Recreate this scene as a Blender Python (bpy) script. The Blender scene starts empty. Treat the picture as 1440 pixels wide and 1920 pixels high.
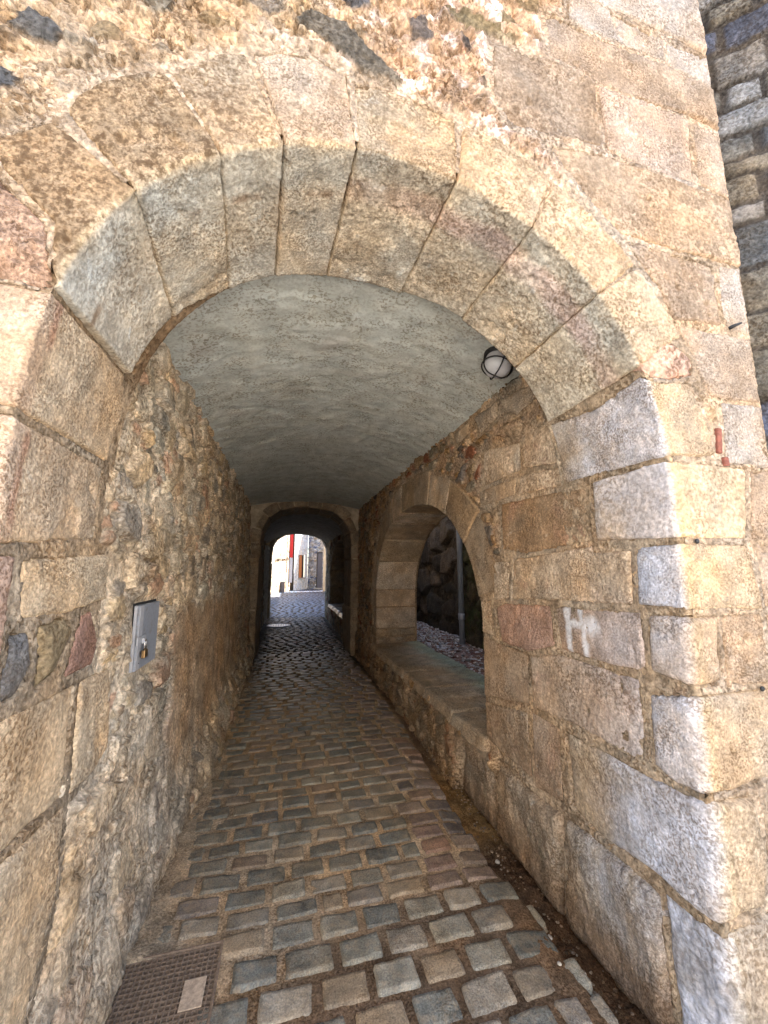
import bpy, bmesh, math, random
import numpy as np
from mathutils import Vector, Matrix
random.seed(4)
SC = bpy.context.scene
COL = SC.collection
R = math.radians

# ------------------------------------------------------------------ noise
def _h(ix, iy, iz, seed):
    ix = ix.astype(np.int64); iy = iy.astype(np.int64); iz = iz.astype(np.int64)
    n = (ix * 374761393 + iy * 668265263 + iz * 2147483647 * 7 + seed * 974634777) & 0xffffffff
    n = ((n ^ (n >> 13)) * 1274126177) & 0xffffffff
    n = ((n ^ (n >> 16)) * 2246822519) & 0xffffffff
    return (n ^ (n >> 15)) & 0xffffffff

def rnd(ix, iy, seed, k=0):
    z = np.full_like(np.asarray(ix), k)
    return _h(np.asarray(ix), np.asarray(iy), z, seed) / 4294967295.0

_G = np.random.default_rng(1).normal(size=(256, 3)); _G /= np.linalg.norm(_G, axis=1)[:, None]

def perlin(x, y, z=None, seed=0):
    x = np.asarray(x, float); y = np.asarray(y, float)
    z = np.zeros_like(x) if z is None else np.asarray(z, float)
    x0 = np.floor(x); y0 = np.floor(y); z0 = np.floor(z)
    fx, fy, fz = x - x0, y - y0, z - z0
    ux = fx * fx * fx * (fx * (fx * 6 - 15) + 10); uy = fy * fy * fy * (fy * (fy * 6 - 15) + 10); uz = fz * fz * fz * (fz * (fz * 6 - 15) + 10)
    out = 0
    for a in (0, 1):
        for b in (0, 1):
            for c in (0, 1):
                g = _G[_h(x0 + a, y0 + b, z0 + c, seed) & 255]
                d = g[..., 0] * (fx - a) + g[..., 1] * (fy - b) + g[..., 2] * (fz - c)
                out = out + d * (ux if a else 1 - ux) * (uy if b else 1 - uy) * (uz if c else 1 - uz)
    return out * 1.6

def fbm(x, y, sc=1.0, oc=4, seed=0, rough=.5, z=None):
    o = 0; a = 1.0; n = 0
    for i in range(oc):
        o = o + a * perlin(x * sc, y * sc, None if z is None else z * sc, seed + 17 * i); n += a; a *= rough; sc *= 2.03
    return o / n

def sst(a, b, x):
    t = np.clip((x - a) / (b - a), 0, 1); return t * t * (3 - 2 * t)

def worley(x, y, seed):
    x0 = np.floor(x); y0 = np.floor(y)
    f1 = np.full_like(x, 9.); f2 = f1.copy(); ci = np.zeros_like(x); cj = np.zeros_like(x); dx = np.zeros_like(x); dy = np.zeros_like(x)
    for a in (-1, 0, 1):
        for b in (-1, 0, 1):
            i = x0 + a; j = y0 + b
            px = i + .12 + .76 * rnd(i, j, seed, 1); py = j + .12 + .76 * rnd(i, j, seed, 2)
            w = .75 + .5 * rnd(i, j, seed, 3)
            d = np.hypot(x - px, y - py) / w
            m = d < f1
            f2 = np.where(m, f1, np.minimum(f2, d))
            ci = np.where(m, i, ci); cj = np.where(m, j, cj); dx = np.where(m, x - px, dx); dy = np.where(m, y - py, dy)
            f1 = np.where(m, d, f1)
    return f1, f2, ci, cj, dx, dy

def lerp(a, b, t):
    a = np.asarray(a, float); b = np.asarray(b, float); t = np.asarray(t)[..., None]
    return a * (1 - t) + b * t

# ------------------------------------------------------------------ things, parts, meshes
def thing(name, label, cat, loc=(0, 0, 0), group=None, kind=None):
    o = bpy.data.objects.new(name, None); COL.objects.link(o)
    o.location = loc; o.empty_display_size = .1
    o['label'] = label; o['category'] = cat
    if group: o['group'] = group
    if kind: o['kind'] = kind
    return o

def tag(o, label, cat=None, group=None, kind=None):
    o['label'] = label
    if cat: o['category'] = cat
    if group: o['group'] = group
    if kind: o['kind'] = kind
    return o

def root_loc(p):
    v = Vector((0, 0, 0))
    while p is not None:
        v += p.location; p = p.parent
    return np.array(v)

def mesh_obj(name, V, Fc, mat, parent=None, col=None, smooth=True, loc=None):
    """V in world coordinates; stored relative to the parent (or to loc)."""
    V = np.asarray(V, float)
    base = root_loc(parent)
    if loc is not None:
        o_loc = np.array(loc) - base; base = np.array(loc, float)
    else:
        o_loc = np.zeros(3)
    V = V - base
    me = bpy.data.meshes.new(name)
    Fc = np.asarray(Fc)
    if Fc.ndim == 2:
        k = Fc.shape[1]
        me.vertices.add(len(V)); me.vertices.foreach_set('co', V.astype(np.float32).ravel())
        me.loops.add(Fc.size); me.loops.foreach_set('vertex_index', Fc.astype(np.int32).ravel())
        me.polygons.add(len(Fc)); me.polygons.foreach_set('loop_start', np.arange(0, Fc.size, k, dtype=np.int32))
        me.polygons.foreach_set('loop_total', np.full(len(Fc), k, dtype=np.int32))
    else:
        me.from_pydata([tuple(v) for v in V], [], [tuple(f) for f in Fc])
    me.update(calc_edges=True); me.validate()
    me.polygons.foreach_set('use_smooth', np.full(len(me.polygons), bool(smooth)))
    if col is not None:
        at = me.color_attributes.new('col', 'FLOAT_COLOR', 'POINT')
        at.data.foreach_set('color', np.asarray(col, np.float32).ravel())
    if mat: me.materials.append(mat)
    o = bpy.data.objects.new(name, me); COL.objects.link(o)
    o.location = o_loc
    if parent is not None: o.parent = parent
    return o

def bm_obj(name, bm, mat, parent=None, smooth=False, loc=None):
    V = np.array([v.co[:] for v in bm.verts]); bm.verts.index_update()
    Fc = [[v.index for v in f.verts] for f in bm.faces]
    k = {len(f) for f in Fc}
    bm.free()
    base = root_loc(parent); o_loc = np.zeros(3)
    if loc is not None:
        o_loc = np.array(loc, float) - base; base = np.array(loc, float)
    me = bpy.data.meshes.new(name); me.from_pydata([tuple(v) for v in (V - base)], [], Fc); me.update()
    me.polygons.foreach_set('use_smooth', np.full(len(me.polygons), bool(smooth)))
    if mat: me.materials.append(mat)
    o = bpy.data.objects.new(name, me); COL.objects.link(o); o.location = o_loc
    if parent is not None: o.parent = parent
    return o

def add_box(bm, c, s, rot=None, bev=0.0, seg=2):
    m = Matrix.Translation(c) @ (rot.to_4x4() if rot is not None else Matrix()) @ Matrix.Diagonal((s[0], s[1], s[2], 1))
    r = bmesh.ops.create_cube(bm, size=1, matrix=m)
    if bev:
        es = list({e for v in r['verts'] for e in v.link_edges})
        bmesh.ops.bevel(bm, geom=es, offset=bev, segments=seg, affect='EDGES', profile=.6)

def add_tube(bm, pts, r, n=8, closed=False):
    pts = [Vector(p) for p in pts]; rings = []
    N = len(pts)
    up = Vector((.13, .31, .94)).normalized()
    for i, p in enumerate(pts):
        a = pts[(i - 1) % N] if (closed or i > 0) else p
        b = pts[(i + 1) % N] if (closed or i < N - 1) else p
        t = (b - a).normalized()
        x = t.cross(up)
        if x.length < 1e-3: x = t.cross(Vector((1, 0, 0)))
        x.normalize(); y = t.cross(x)
        rr = r[i] if isinstance(r, (list, tuple)) else r
        rings.append([bm.verts.new(p + x * rr * math.cos(2 * math.pi * k / n) + y * rr * math.sin(2 * math.pi * k / n)) for k in range(n)])
    for i in range(N if closed else N - 1):
        A = rings[i]; B = rings[(i + 1) % N]
        for k in range(n):
            bm.faces.new((A[k], A[(k + 1) % n], B[(k + 1) % n], B[k]))
    if not closed:
        bm.faces.new(rings[0][::-1]); bm.faces.new(rings[-1])

# ------------------------------------------------------------------ materials
def newmat(name):
    m = bpy.data.materials.new(name); m.use_nodes = True
    nt = m.node_tree; b = nt.nodes['Principled BSDF']
    return m, nt, b

def N(nt, t, **kw):
    n = nt.nodes.new(t)
    for k, v in kw.items():
        if k in n.inputs: n.inputs[k].default_value = v
        else: setattr(n, k, v)
    return n

def mixc(nt, mode, a, b, fac):
    n = nt.nodes.new('ShaderNodeMix'); n.data_type = 'RGBA'; n.blend_type = mode
    n.clamp_result = False
    for i, s in ((0, fac), (6, a), (7, b)):
        if isinstance(s, (int, float)): n.inputs[i].default_value = s
        elif isinstance(s, tuple): n.inputs[i].default_value = s
        else: nt.links.new(s, n.inputs[i])
    return n.outputs[2]

def rng(nt, v, a, b, c, d, smooth=True):
    n = nt.nodes.new('ShaderNodeMapRange')
    if smooth: n.interpolation_type = 'SMOOTHSTEP'
    nt.links.new(v, n.inputs[0])
    for i, x in zip((1, 2, 3, 4), (a, b, c, d)): n.inputs[i].default_value = x
    return n.outputs[0]

def stone_mat(name, fine=95., fine_amt=.35, big_amt=.3, bump=.5, dist=.006, pat_scale=38., pat_col=(.085, .05, .024), rough=.92, spec=.25, stretch=None, extra=None, rough_dust=0., hue_amt=1., pits=1.):
    """albedo from the mesh colour 'col' (alpha = how much dark lichen and grime the stone carries), broken up by noise"""
    m, nt, b = newmat(name); L = nt.links
    at = N(nt, 'ShaderNodeAttribute', attribute_name='col')
    tc = N(nt, 'ShaderNodeTexCoord'); co = tc.outputs['Object']
    oi = N(nt, 'ShaderNodeObjectInfo')
    off = N(nt, 'ShaderNodeVectorMath', operation='MULTIPLY_ADD'); L.new(co, off.inputs[0])
    scl = rng(nt, oi.outputs['Random'], 0, 1, .70, 1.35, False); scv = N(nt, 'ShaderNodeCombineXYZ')
    for i in range(3): L.new(scl, scv.inputs[i])
    L.new(scv.outputs[0], off.inputs[1])
    rv = N(nt, 'ShaderNodeCombineXYZ'); ofm = N(nt, 'ShaderNodeMath', operation='MULTIPLY'); L.new(oi.outputs['Random'], ofm.inputs[0]); ofm.inputs[1].default_value = 23.7
    L.new(ofm.outputs[0], rv.inputs[0]); L.new(ofm.outputs[0], rv.inputs[2]); L.new(rv.outputs[0], off.inputs[2]); co = off.outputs[0]
    if stretch:
        mp = N(nt, 'ShaderNodeMapping'); mp.inputs['Scale'].default_value = stretch; L.new(co, mp.inputs[0]); co = mp.outputs[0]
    nb = N(nt, 'ShaderNodeTexNoise', Scale=7., Detail=6., Roughness=.62); L.new(co, nb.inputs['Vector'])
    nf = N(nt, 'ShaderNodeTexNoise', Scale=fine, Detail=5., Roughness=.68); L.new(co, nf.inputs['Vector'])
    npat = N(nt, 'ShaderNodeTexNoise', Scale=pat_scale, Detail=6., Roughness=.68, Distortion=.15); L.new(co, npat.inputs['Vector'])
    nlow = N(nt, 'ShaderNodeTexNoise', Scale=2.6, Detail=4., Roughness=.6); L.new(co, nlow.inputs['Vector'])
    v1 = rng(nt, nb.outputs[0], .3, .72, 1 - big_amt, 1 + big_amt)
    v2 = rng(nt, nf.outputs[0], .3, .7, 1 - fine_amt, 1 + fine_amt)
    mul = N(nt, 'ShaderNodeMath', operation='MULTIPLY'); L.new(v1, mul.inputs[0]); L.new(v2, mul.inputs[1])
    cc = N(nt, 'ShaderNodeCombineColor')
    for i in range(3): L.new(mul.outputs[0], cc.inputs[i])
    c = mixc(nt, 'MULTIPLY', at.outputs['Color'], cc.outputs[0], 1.0)
    # open pits between the grains
    npit = N(nt, 'ShaderNodeTexNoise', Scale=fine * 1.15, Detail=2.5, Roughness=.55, Distortion=.4); L.new(co, npit.inputs['Vector'])
    region = N(nt, 'ShaderNodeTexNoise', Scale=5.5, Detail=3.); L.new(co, region.inputs['Vector'])
    pthr = N(nt, 'ShaderNodeMath', operation='MULTIPLY'); L.new(rng(nt, npit.outputs[0], .40, .52, 1, 0), pthr.inputs[0]); L.new(rng(nt, region.outputs[0], .35, .65, .25, 1.), pthr.inputs[1])
    c = mixc(nt, 'MULTIPLY', c, (.56, .50, .44, 1), pthr.outputs[0])
    if pits != 1.:
        pm_ = N(nt, 'ShaderNodeMath', operation='MULTIPLY'); L.new(pthr.outputs[0], pm_.inputs[0]); pm_.inputs[1].default_value = pits; pthr = pm_
    bright_grain = rng(nt, npit.outputs[0], .58, .70, 0, .55 * pits)  # bright grains of the stone, scattered by noise
    c = mixc(nt, 'MULTIPLY', c, (1.45, 1.42, 1.38, 1), bright_grain)
    # warm / cool drift
    hue = rng(nt, nlow.outputs[0], .3, .7, .5 - .5 * hue_amt, .5 + .5 * hue_amt)
    c = mixc(nt, 'MULTIPLY', c, mixc(nt, 'MIX', (1.08, .98, .86, 1), (.94, 1.0, 1.08, 1), hue), 1.0)
    # grime mottling in the alpha amount
    pm = rng(nt, npat.outputs[0], .44, .62, 0, 1)
    pa = N(nt, 'ShaderNodeMath', operation='MULTIPLY'); L.new(pm, pa.inputs[0]); L.new(at.outputs['Alpha'], pa.inputs[1])
    c = mixc(nt, 'MIX', c, (*pat_col, 1), pa.outputs[0])
    if extra: c = extra(nt, tc.outputs['Object'], c)
    L.new(c, b.inputs['Base Color'])
    b.inputs['Roughness'].default_value = rough
    b.inputs['Specular IOR Level'].default_value = spec
    # bump: grains and pits
    vo = N(nt, 'ShaderNodeTexVoronoi', Scale=fine * .85); L.new(co, vo.inputs['Vector'])
    s = N(nt, 'ShaderNodeMath', operation='MULTIPLY_ADD'); L.new(vo.outputs['Distance'], s.inputs[0]); s.inputs[1].default_value = -.35; L.new(nf.outputs[0], s.inputs[2])
    s2 = N(nt, 'ShaderNodeMath', operation='MULTIPLY_ADD'); L.new(npat.outputs[0], s2.inputs[0]); s2.inputs[1].default_value = .9; L.new(s.outputs[0], s2.inputs[2])
    s3 = N(nt, 'ShaderNodeMath', operation='MULTIPLY_ADD'); L.new(pthr.outputs[0], s3.inputs[0]); s3.inputs[1].default_value = -.55; L.new(s2.outputs[0], s3.inputs[2])
    bp = N(nt, 'ShaderNodeBump', Distance=dist); L.new(s3.outputs[0], bp.inputs['Height']); L.new(bp.outputs[0], b.inputs['Normal'])
    L.new(rng(nt, oi.outputs['Random'], 0, 1, bump * .65, bump * 1.25, False), bp.inputs['Strength'])
    if rough_dust:
        rd = N(nt, 'ShaderNodeMath', operation='MULTIPLY_ADD'); rd.use_clamp = True; L.new(at.outputs['Alpha'], rd.inputs[0]); rd.inputs[1].default_value = rough_dust; rd.inputs[2].default_value = rough; L.new(rd.outputs[0], b.inputs['Roughness'])
    return m

def spray_h(nt, co, c):
    """the faded white sprayed letter on the smooth block inside the arch: soft strokes in the wall plane"""
    L = nt.links
    sep = N(nt, 'ShaderNodeSeparateXYZ')
    no = N(nt, 'ShaderNodeTexNoise', Scale=22., Detail=3.)
    L.new(co, no.inputs['Vector'])
    nn_ = N(nt, 'ShaderNodeVectorMath', operation='MULTIPLY_ADD'); nn_.inputs[1].default_value = (.034, .034, .034); L.new(no.outputs['Color'], nn_.inputs[0]); L.new(co, nn_.inputs[2])
    sh = N(nt, 'ShaderNodeVectorMath', operation='ADD'); sh.inputs[1].default_value = (0, 4.183, -.017); L.new(nn_.outputs[0], sh.inputs[0])
    L.new(sh.outputs[0], sep.inputs[0])
    def seg(y0, z0, y1, z1, r):
        # distance to a segment in (y,z)
        dy, dz = y1 - y0, z1 - z0; ll = dy * dy + dz * dz
        def M(op, a, b_=None, c_=None, clamp=False):
            n = N(nt, 'ShaderNodeMath', operation=op); n.use_clamp = clamp
            for i, s in enumerate((a, b_, c_)):
                if s is None: continue
                if isinstance(s, (int, float)): n.inputs[i].default_value = s
                else: L.new(s, n.inputs[i])
            return n.outputs[0]
        py = M('SUBTRACT', sep.outputs[1], y0); pz = M('SUBTRACT', sep.outputs[2], z0)
        t = M('ADD', M('MULTIPLY', py, dy / ll), M('MULTIPLY', pz, dz / ll), clamp=True)
        ey = M('SUBTRACT', py, M('MULTIPLY', t, dy)); ez = M('SUBTRACT', pz, M('MULTIPLY', t, dz))
        d = M('SQRT', M('ADD', M('MULTIPLY', ey, ey), M('MULTIPLY', ez, ez)))
        return rng(nt, d, r * .35, r * 1.5, 1, 0)
    k = .028 * .5
    ss = [seg(1.640 , 1.345, 1.632, 1.135, .020), seg(1.550, 1.335, 1.526, 1.12, .017), seg(1.632, 1.250, 1.49, 1.250, .018), seg(1.494, 1.256, 1.480, 1.252, .040)]
    a = ss[0]
    for s in ss[1:]:
        n = N(nt, 'ShaderNodeMath', operation='MAXIMUM'); L.new(a, n.inputs[0]); L.new(s, n.inputs[1]); a = n.outputs[0]
    n2 = N(nt, 'ShaderNodeTexNoise', Scale=60., Detail=3.); L.new(co, n2.inputs['Vector'])
    w = N(nt, 'ShaderNodeMath', operation='MULTIPLY'); L.new(a, w.inputs[0]); L.new(rng(nt, n2.outputs[0], .25, .6, .45, .95), w.inputs[1])
    return mixc(nt, 'MIX', c, (.74, .72, .72, 1), w.outputs[0])

M_STONE = stone_mat('dressed_stone', fine=92, bump=.6, dist=.008, fine_amt=.30, big_amt=.25)
M_GRAF = stone_mat('dressed_stone_sprayed', fine=92, bump=.6, dist=.008, fine_amt=.30, big_amt=.25, extra=spray_h)
M_MORTAR = stone_mat('lime_mortar', fine=60, bump=.9, dist=.012, fine_amt=.4, big_amt=.35, rough=.97, spec=.1)
M_RUBBLE = stone_mat('rubble_masonry', fine=65, bump=.8, dist=.011, fine_amt=.4, big_amt=.35, rough=.93, spec=.2)
M_VAULT = stone_mat('cement_plaster', fine=42, bump=.13, dist=.006, hue_amt=.25, pits=.02, fine_amt=.07, big_amt=.14, pat_scale=6., pat_col=(.50, .50, .47), rough=.85, spec=.2)
M_SETT = stone_mat('granite_setts', fine=120, bump=.45, dist=.005, fine_amt=.38, big_amt=.35, pat_scale=30., pat_col=(.32, .235, .145), rough=.27, spec=.48, rough_dust=.9)
M_SAND = stone_mat('sandy_joint', fine=90, bump=.9, dist=.008, fine_amt=.4, big_amt=.35, rough=.95, spec=.1)
M_HOUSE = stone_mat('house_render', fine=20, bump=.5, dist=.02, fine_amt=.2, big_amt=.25, rough=.9)

def simple(name, colr, rough=.5, metal=0., noise=.15, scale=40., bump=.1, spec=.5, rust=None):
    m, nt, b = newmat(name); L = nt.links
    tc = N(nt, 'ShaderNodeTexCoord')
    nz = N(nt, 'ShaderNodeTexNoise', Scale=scale, Detail=5., Roughness=.65); L.new(tc.outputs['Object'], nz.inputs['Vector'])
    v = rng(nt, nz.outputs[0], .3, .7, 1 - noise, 1 + noise)
    cc = N(nt, 'ShaderNodeCombineColor')
    for i in range(3): L.new(v, cc.inputs[i])
    c = mixc(nt, 'MULTIPLY', (*colr, 1), cc.outputs[0], 1.0)
    if rust:
        nr = N(nt, 'ShaderNodeTexNoise', Scale=scale * .45, Detail=6., Roughness=.7); L.new(tc.outputs['Object'], nr.inputs['Vector'])
        c = mixc(nt, 'MIX', c, (*rust, 1), rng(nt, nr.outputs[0], .5, .66, 0, .8))
    L.new(c, b.inputs['Base Color'])
    b.inputs['Roughness'].default_value = rough; b.inputs['Metallic'].default_value = metal; b.inputs['Specular IOR Level'].default_value = spec
    bp = N(nt, 'ShaderNodeBump', Strength=bump, Distance=.003); L.new(nz.outputs[0], bp.inputs['Height']); L.new(bp.outputs[0], b.inputs['Normal'])
    return m

M_GREYPAINT = simple('grey_painted_steel', (.25, .26, .28), .45, 0, .1, 60, .15, rust=(.2, .17, .14))
M_GREYEDGE = simple('pale_grey_edge', (.36, .35, .35), .5, 0, .12, 60, .15)
M_DARK = simple('dark_gap', (.02, .018, .016), .9, 0, .2, 40)
M_STEEL = simple('shackle_steel', (.7, .7, .7), .22, 1., .05, 30, .05)
M_BRASS = simple('padlock_brass', (.30, .19, .09), .4, .9, .2, 80, .1)
M_WIRE = simple('black_wire', (.012, .012, .013), .5, 0, .2, 50)
M_GLOBE = simple('frosted_glass', (.48, .48, .49), .35, 0, .06, 30, .05)
M_RUST = simple('rusty_iron', (.21, .15, .105), .8, .1, .3, 90, .5)
M_RUSTPALE = simple('rusty_plate', (.42, .32, .23), .85, 0, .3, 60, .4)
M_PIPE = simple('grey_pvc', (.24, .26, .30), .5, 0, .1, 15, .08)
M_IRON = simple('cast_iron', (.22, .23, .25), .4, .6, .25, 60, .5)
M_BLACK = simple('black_plastic', (.01, .01, .011), .5, 0, .2, 50)
M_RED = simple('red_cloth', (.62, .03, .03), .7, 0, .1, 12)
M_PALEBLUE = simple('pale_cloth', (.55, .58, .66), .7, 0, .1, 12)
M_ORANGE = simple('orange_wood', (.50, .17, .05), .6, 0, .2, 20)
M_BROWNWOOD = simple('dark_wood', (.05, .026, .015), .7, 0, .3, 20)
M_OLDWOOD = simple('weathered_wood', (.27, .26, .25), .7, 0, .3, 14, .4)
M_POST = simple('grey_stone_post', (.14, .13, .14), .8, 0, .25, 25, .4)
M_PEB = simple('pale_pebble', (.42, .38, .32), .7, 0, .2, 60, .3)

# ------------------------------------------------------------------ charts: (u,v) on a wall -> point, outward normal
YF = 1.05; XR = 1.32
class Flat:
    def __init__(s, o, u, v, n): s.o, s.u, s.v, s.n = [np.array(a, float) for a in (o, u, v, n)]
    def __call__(s, u, v):
        P = s.o + u[..., None] * s.u + v[..., None] * s.v
        return P, np.broadcast_to(s.n, P.shape)
class LeftWall:
    def __call__(s, y, z):
        P = np.stack([-.59 - .03 * z, y, z], -1); n = np.array([1, 0, .03]); n /= np.linalg.norm(n)
        return P, np.broadcast_to(n, P.shape)
class Arris:
    """u = run along the opening's edge, v < 0 inside the reveal, v > 0 on the face round the opening"""
    def __init__(s, ctrl, emb, fn, dep, r=.012):
        c = np.array(ctrl, float); d = np.r_[0, np.cumsum(np.hypot(*np.diff(c, axis=0).T))]
        t = np.linspace(0, d[-1], 1400); p = np.c_[np.interp(t, d, c[:, 0]), np.interp(t, d, c[:, 1])]
        k = np.exp(-.5 * (np.arange(-60, 61) / 25.) ** 2); k /= k.sum()
        q = np.pad(p, ((60, 60), (0, 0)), mode='reflect', reflect_type='odd')
        p = np.c_[np.convolve(q[:, 0], k, 'valid'), np.convolve(q[:, 1], k, 'valid')]
        s.T = np.r_[0, np.cumsum(np.hypot(*np.diff(p, axis=0).T))]; s.p = p
        g = np.gradient(p, axis=0); g /= np.linalg.norm(g, axis=1)[:, None]
        s.nr = np.c_[g[:, 1], -g[:, 0]]
        s.emb, s.fn, s.dep, s.r = emb, np.array(fn, float), np.array(dep, float), r
        o = s.emb(np.zeros((1, 2)))[0]
        s.lin = lambda w: s.emb(w) - s.emb(np.zeros_like(w))
    def __call__(s, t, v, r=None):
        r = s.r if r is None else r
        px = np.interp(t, s.T, s.p[:, 0]); pz = np.interp(t, s.T, s.p[:, 1])
        nx = np.interp(t, s.T, s.nr[:, 0]); nz = np.interp(t, s.T, s.nr[:, 1])
        A = s.emb(np.stack([px, pz], -1)); n = s.lin(np.stack([nx, nz], -1)); n = n / np.linalg.norm(n, axis=-1)[..., None]
        f = np.clip((v / r + 1) * .5, 0, 1) * (math.pi / 2)
        C = A + (n + s.dep) * r
        arc = C - r * (n * np.cos(f)[..., None] + s.dep * np.sin(f)[..., None])
        ext = np.where(v > r, v - r, 0)[..., None] * n + np.where(v < -r, -v - r, 0)[..., None] * s.dep
        nn = -(n * np.cos(f)[..., None] + s.dep * np.sin(f)[..., None])
        return arc + ext, nn
    def signed(s, a, b):
        """signed distance from the opening's edge in the face plane (positive outside the opening)"""
        sh = a.shape; a = a.ravel(); b = b.ravel(); out = np.empty(len(a))
        pp = s.p[::6]; nn = s.nr[::6]
        for i in range(0, len(a), 20000):
            d = (a[i:i + 20000, None] - pp[None, :, 0]) ** 2 + (b[i:i + 20000, None] - pp[None, :, 1]) ** 2
            j = d.argmin(1)
            out[i:i + 20000] = (a[i:i + 20000] - pp[j, 0]) * nn[j, 0] + (b[i:i + 20000] - pp[j, 1]) * nn[j, 1]
        return out.reshape(sh)

CF = Flat((0, YF, 0), (1, 0, 0), (0, 0, 1), (0, -1, 0))
CR = Flat((XR, 0, 0), (0, 1, 0), (0, 0, 1), (-1, 0, 0))
CL = LeftWall()
ARCH = [(1.32, -.2), (1.32, .5), (1.32, 1.2), (1.32, 1.7), (1.315, 1.95), (1.285, 2.17), (1.2, 2.36), (1.087, 2.525), (.95, 2.65), (.819, 2.735), (.67, 2.80), (.527, 2.846), (.34, 2.873), (.174, 2.868), (.05, 2.845), (-.059, 2.81), (-.246, 2.722), (-.347, 2.645), (-.445, 2.541), (-.54, 2.39), (-.60, 2.2), (-.640, 1.95), (-.640, 1.7), (-.626, 1.2), (-.605, .5), (-.585, -.2)]
CA = Arris(ARCH, lambda w: np.stack([w[..., 0], np.full(w.shape[:-1], YF), w[..., 1]], -1), (0, -1, 0), (0, 1, 0))
TA = CA.T[-1]
def side_path(y0, y1, z0, zs, zc, n=24):
    c = [(y1, z0), (y1, (z0 + zs) / 2)]
    for i in range(n + 1):
        a = math.pi * i / n
        ca, sa = math.cos(a), math.sin(a)
        c.append(((y0 + y1) / 2 + (y1 - y0) / 2 * math.copysign(abs(ca) ** .92, ca), zs + (zc - zs) * abs(sa) ** .92))
    return c + [(y0, (z0 + zs) / 2), (y0, z0)]
def side_chart(y0, y1, z0, zs, zc, x):
    return Arris(side_path(y0, y1, z0, zs, zc), lambda w: np.stack([np.full(w.shape[:-1], x), w[..., 0], w[..., 1]], -1), (-1, 0, 0), (1, 0, 0))
CS = side_chart(2.5, 5.74, .40, 1.08, 2.2, XR); TS = CS.T[-1]
CN = side_chart(8.3, 11.9, .50, 1.1, 2.25, 1.30)

# ------------------------------------------------------------------ blocks and skins
def poly_sdf(x, y, poly):
    p = np.array(poly, float); n = len(p)
    d = np.full(x.shape, 1e9); ins = np.zeros(x.shape, bool)
    for i in range(n):
        a = p[i]; b = p[(i + 1) % n]; e = b - a
        wx, wy = x - a[0], y - a[1]
        t = np.clip((wx * e[0] + wy * e[1]) / (e @ e + 1e-12), 0, 1)
        d = np.minimum(d, np.hypot(wx - e[0] * t, wy - e[1] * t))
        c = ((a[1] <= y) & (b[1] > y)) | ((b[1] <= y) & (a[1] > y))
        xi = a[0] + (y - a[1]) / (b[1] - a[1] if b[1] != a[1] else 1e-12) * e[0]
        ins ^= c & (x < xi)
    return np.where(ins, d, -d)

def grid_faces(nu, nv, keep):
    idx = np.arange(nu * nv).reshape(nu, nv)
    q = np.stack([idx[:-1, :-1], idx[1:, :-1], idx[1:, 1:], idx[:-1, 1:]], -1).reshape(-1, 4)
    k = keep.ravel()
    q = q[k[q].all(1)]
    used = np.unique(q); mp = np.full(nu * nv, -1); mp[used] = np.arange(len(used))
    return mp[q], used

_flip = {}
def orient(V, q, Nn):
    if len(q) == 0: return q
    a = V[q[:, 0]]; n = np.cross(V[q[:, 1]] - a, V[q[:, 3]] - a)
    if (n * Nn[q[:, 0]]).sum() < 0: q = q[:, ::-1]
    return q

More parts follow.
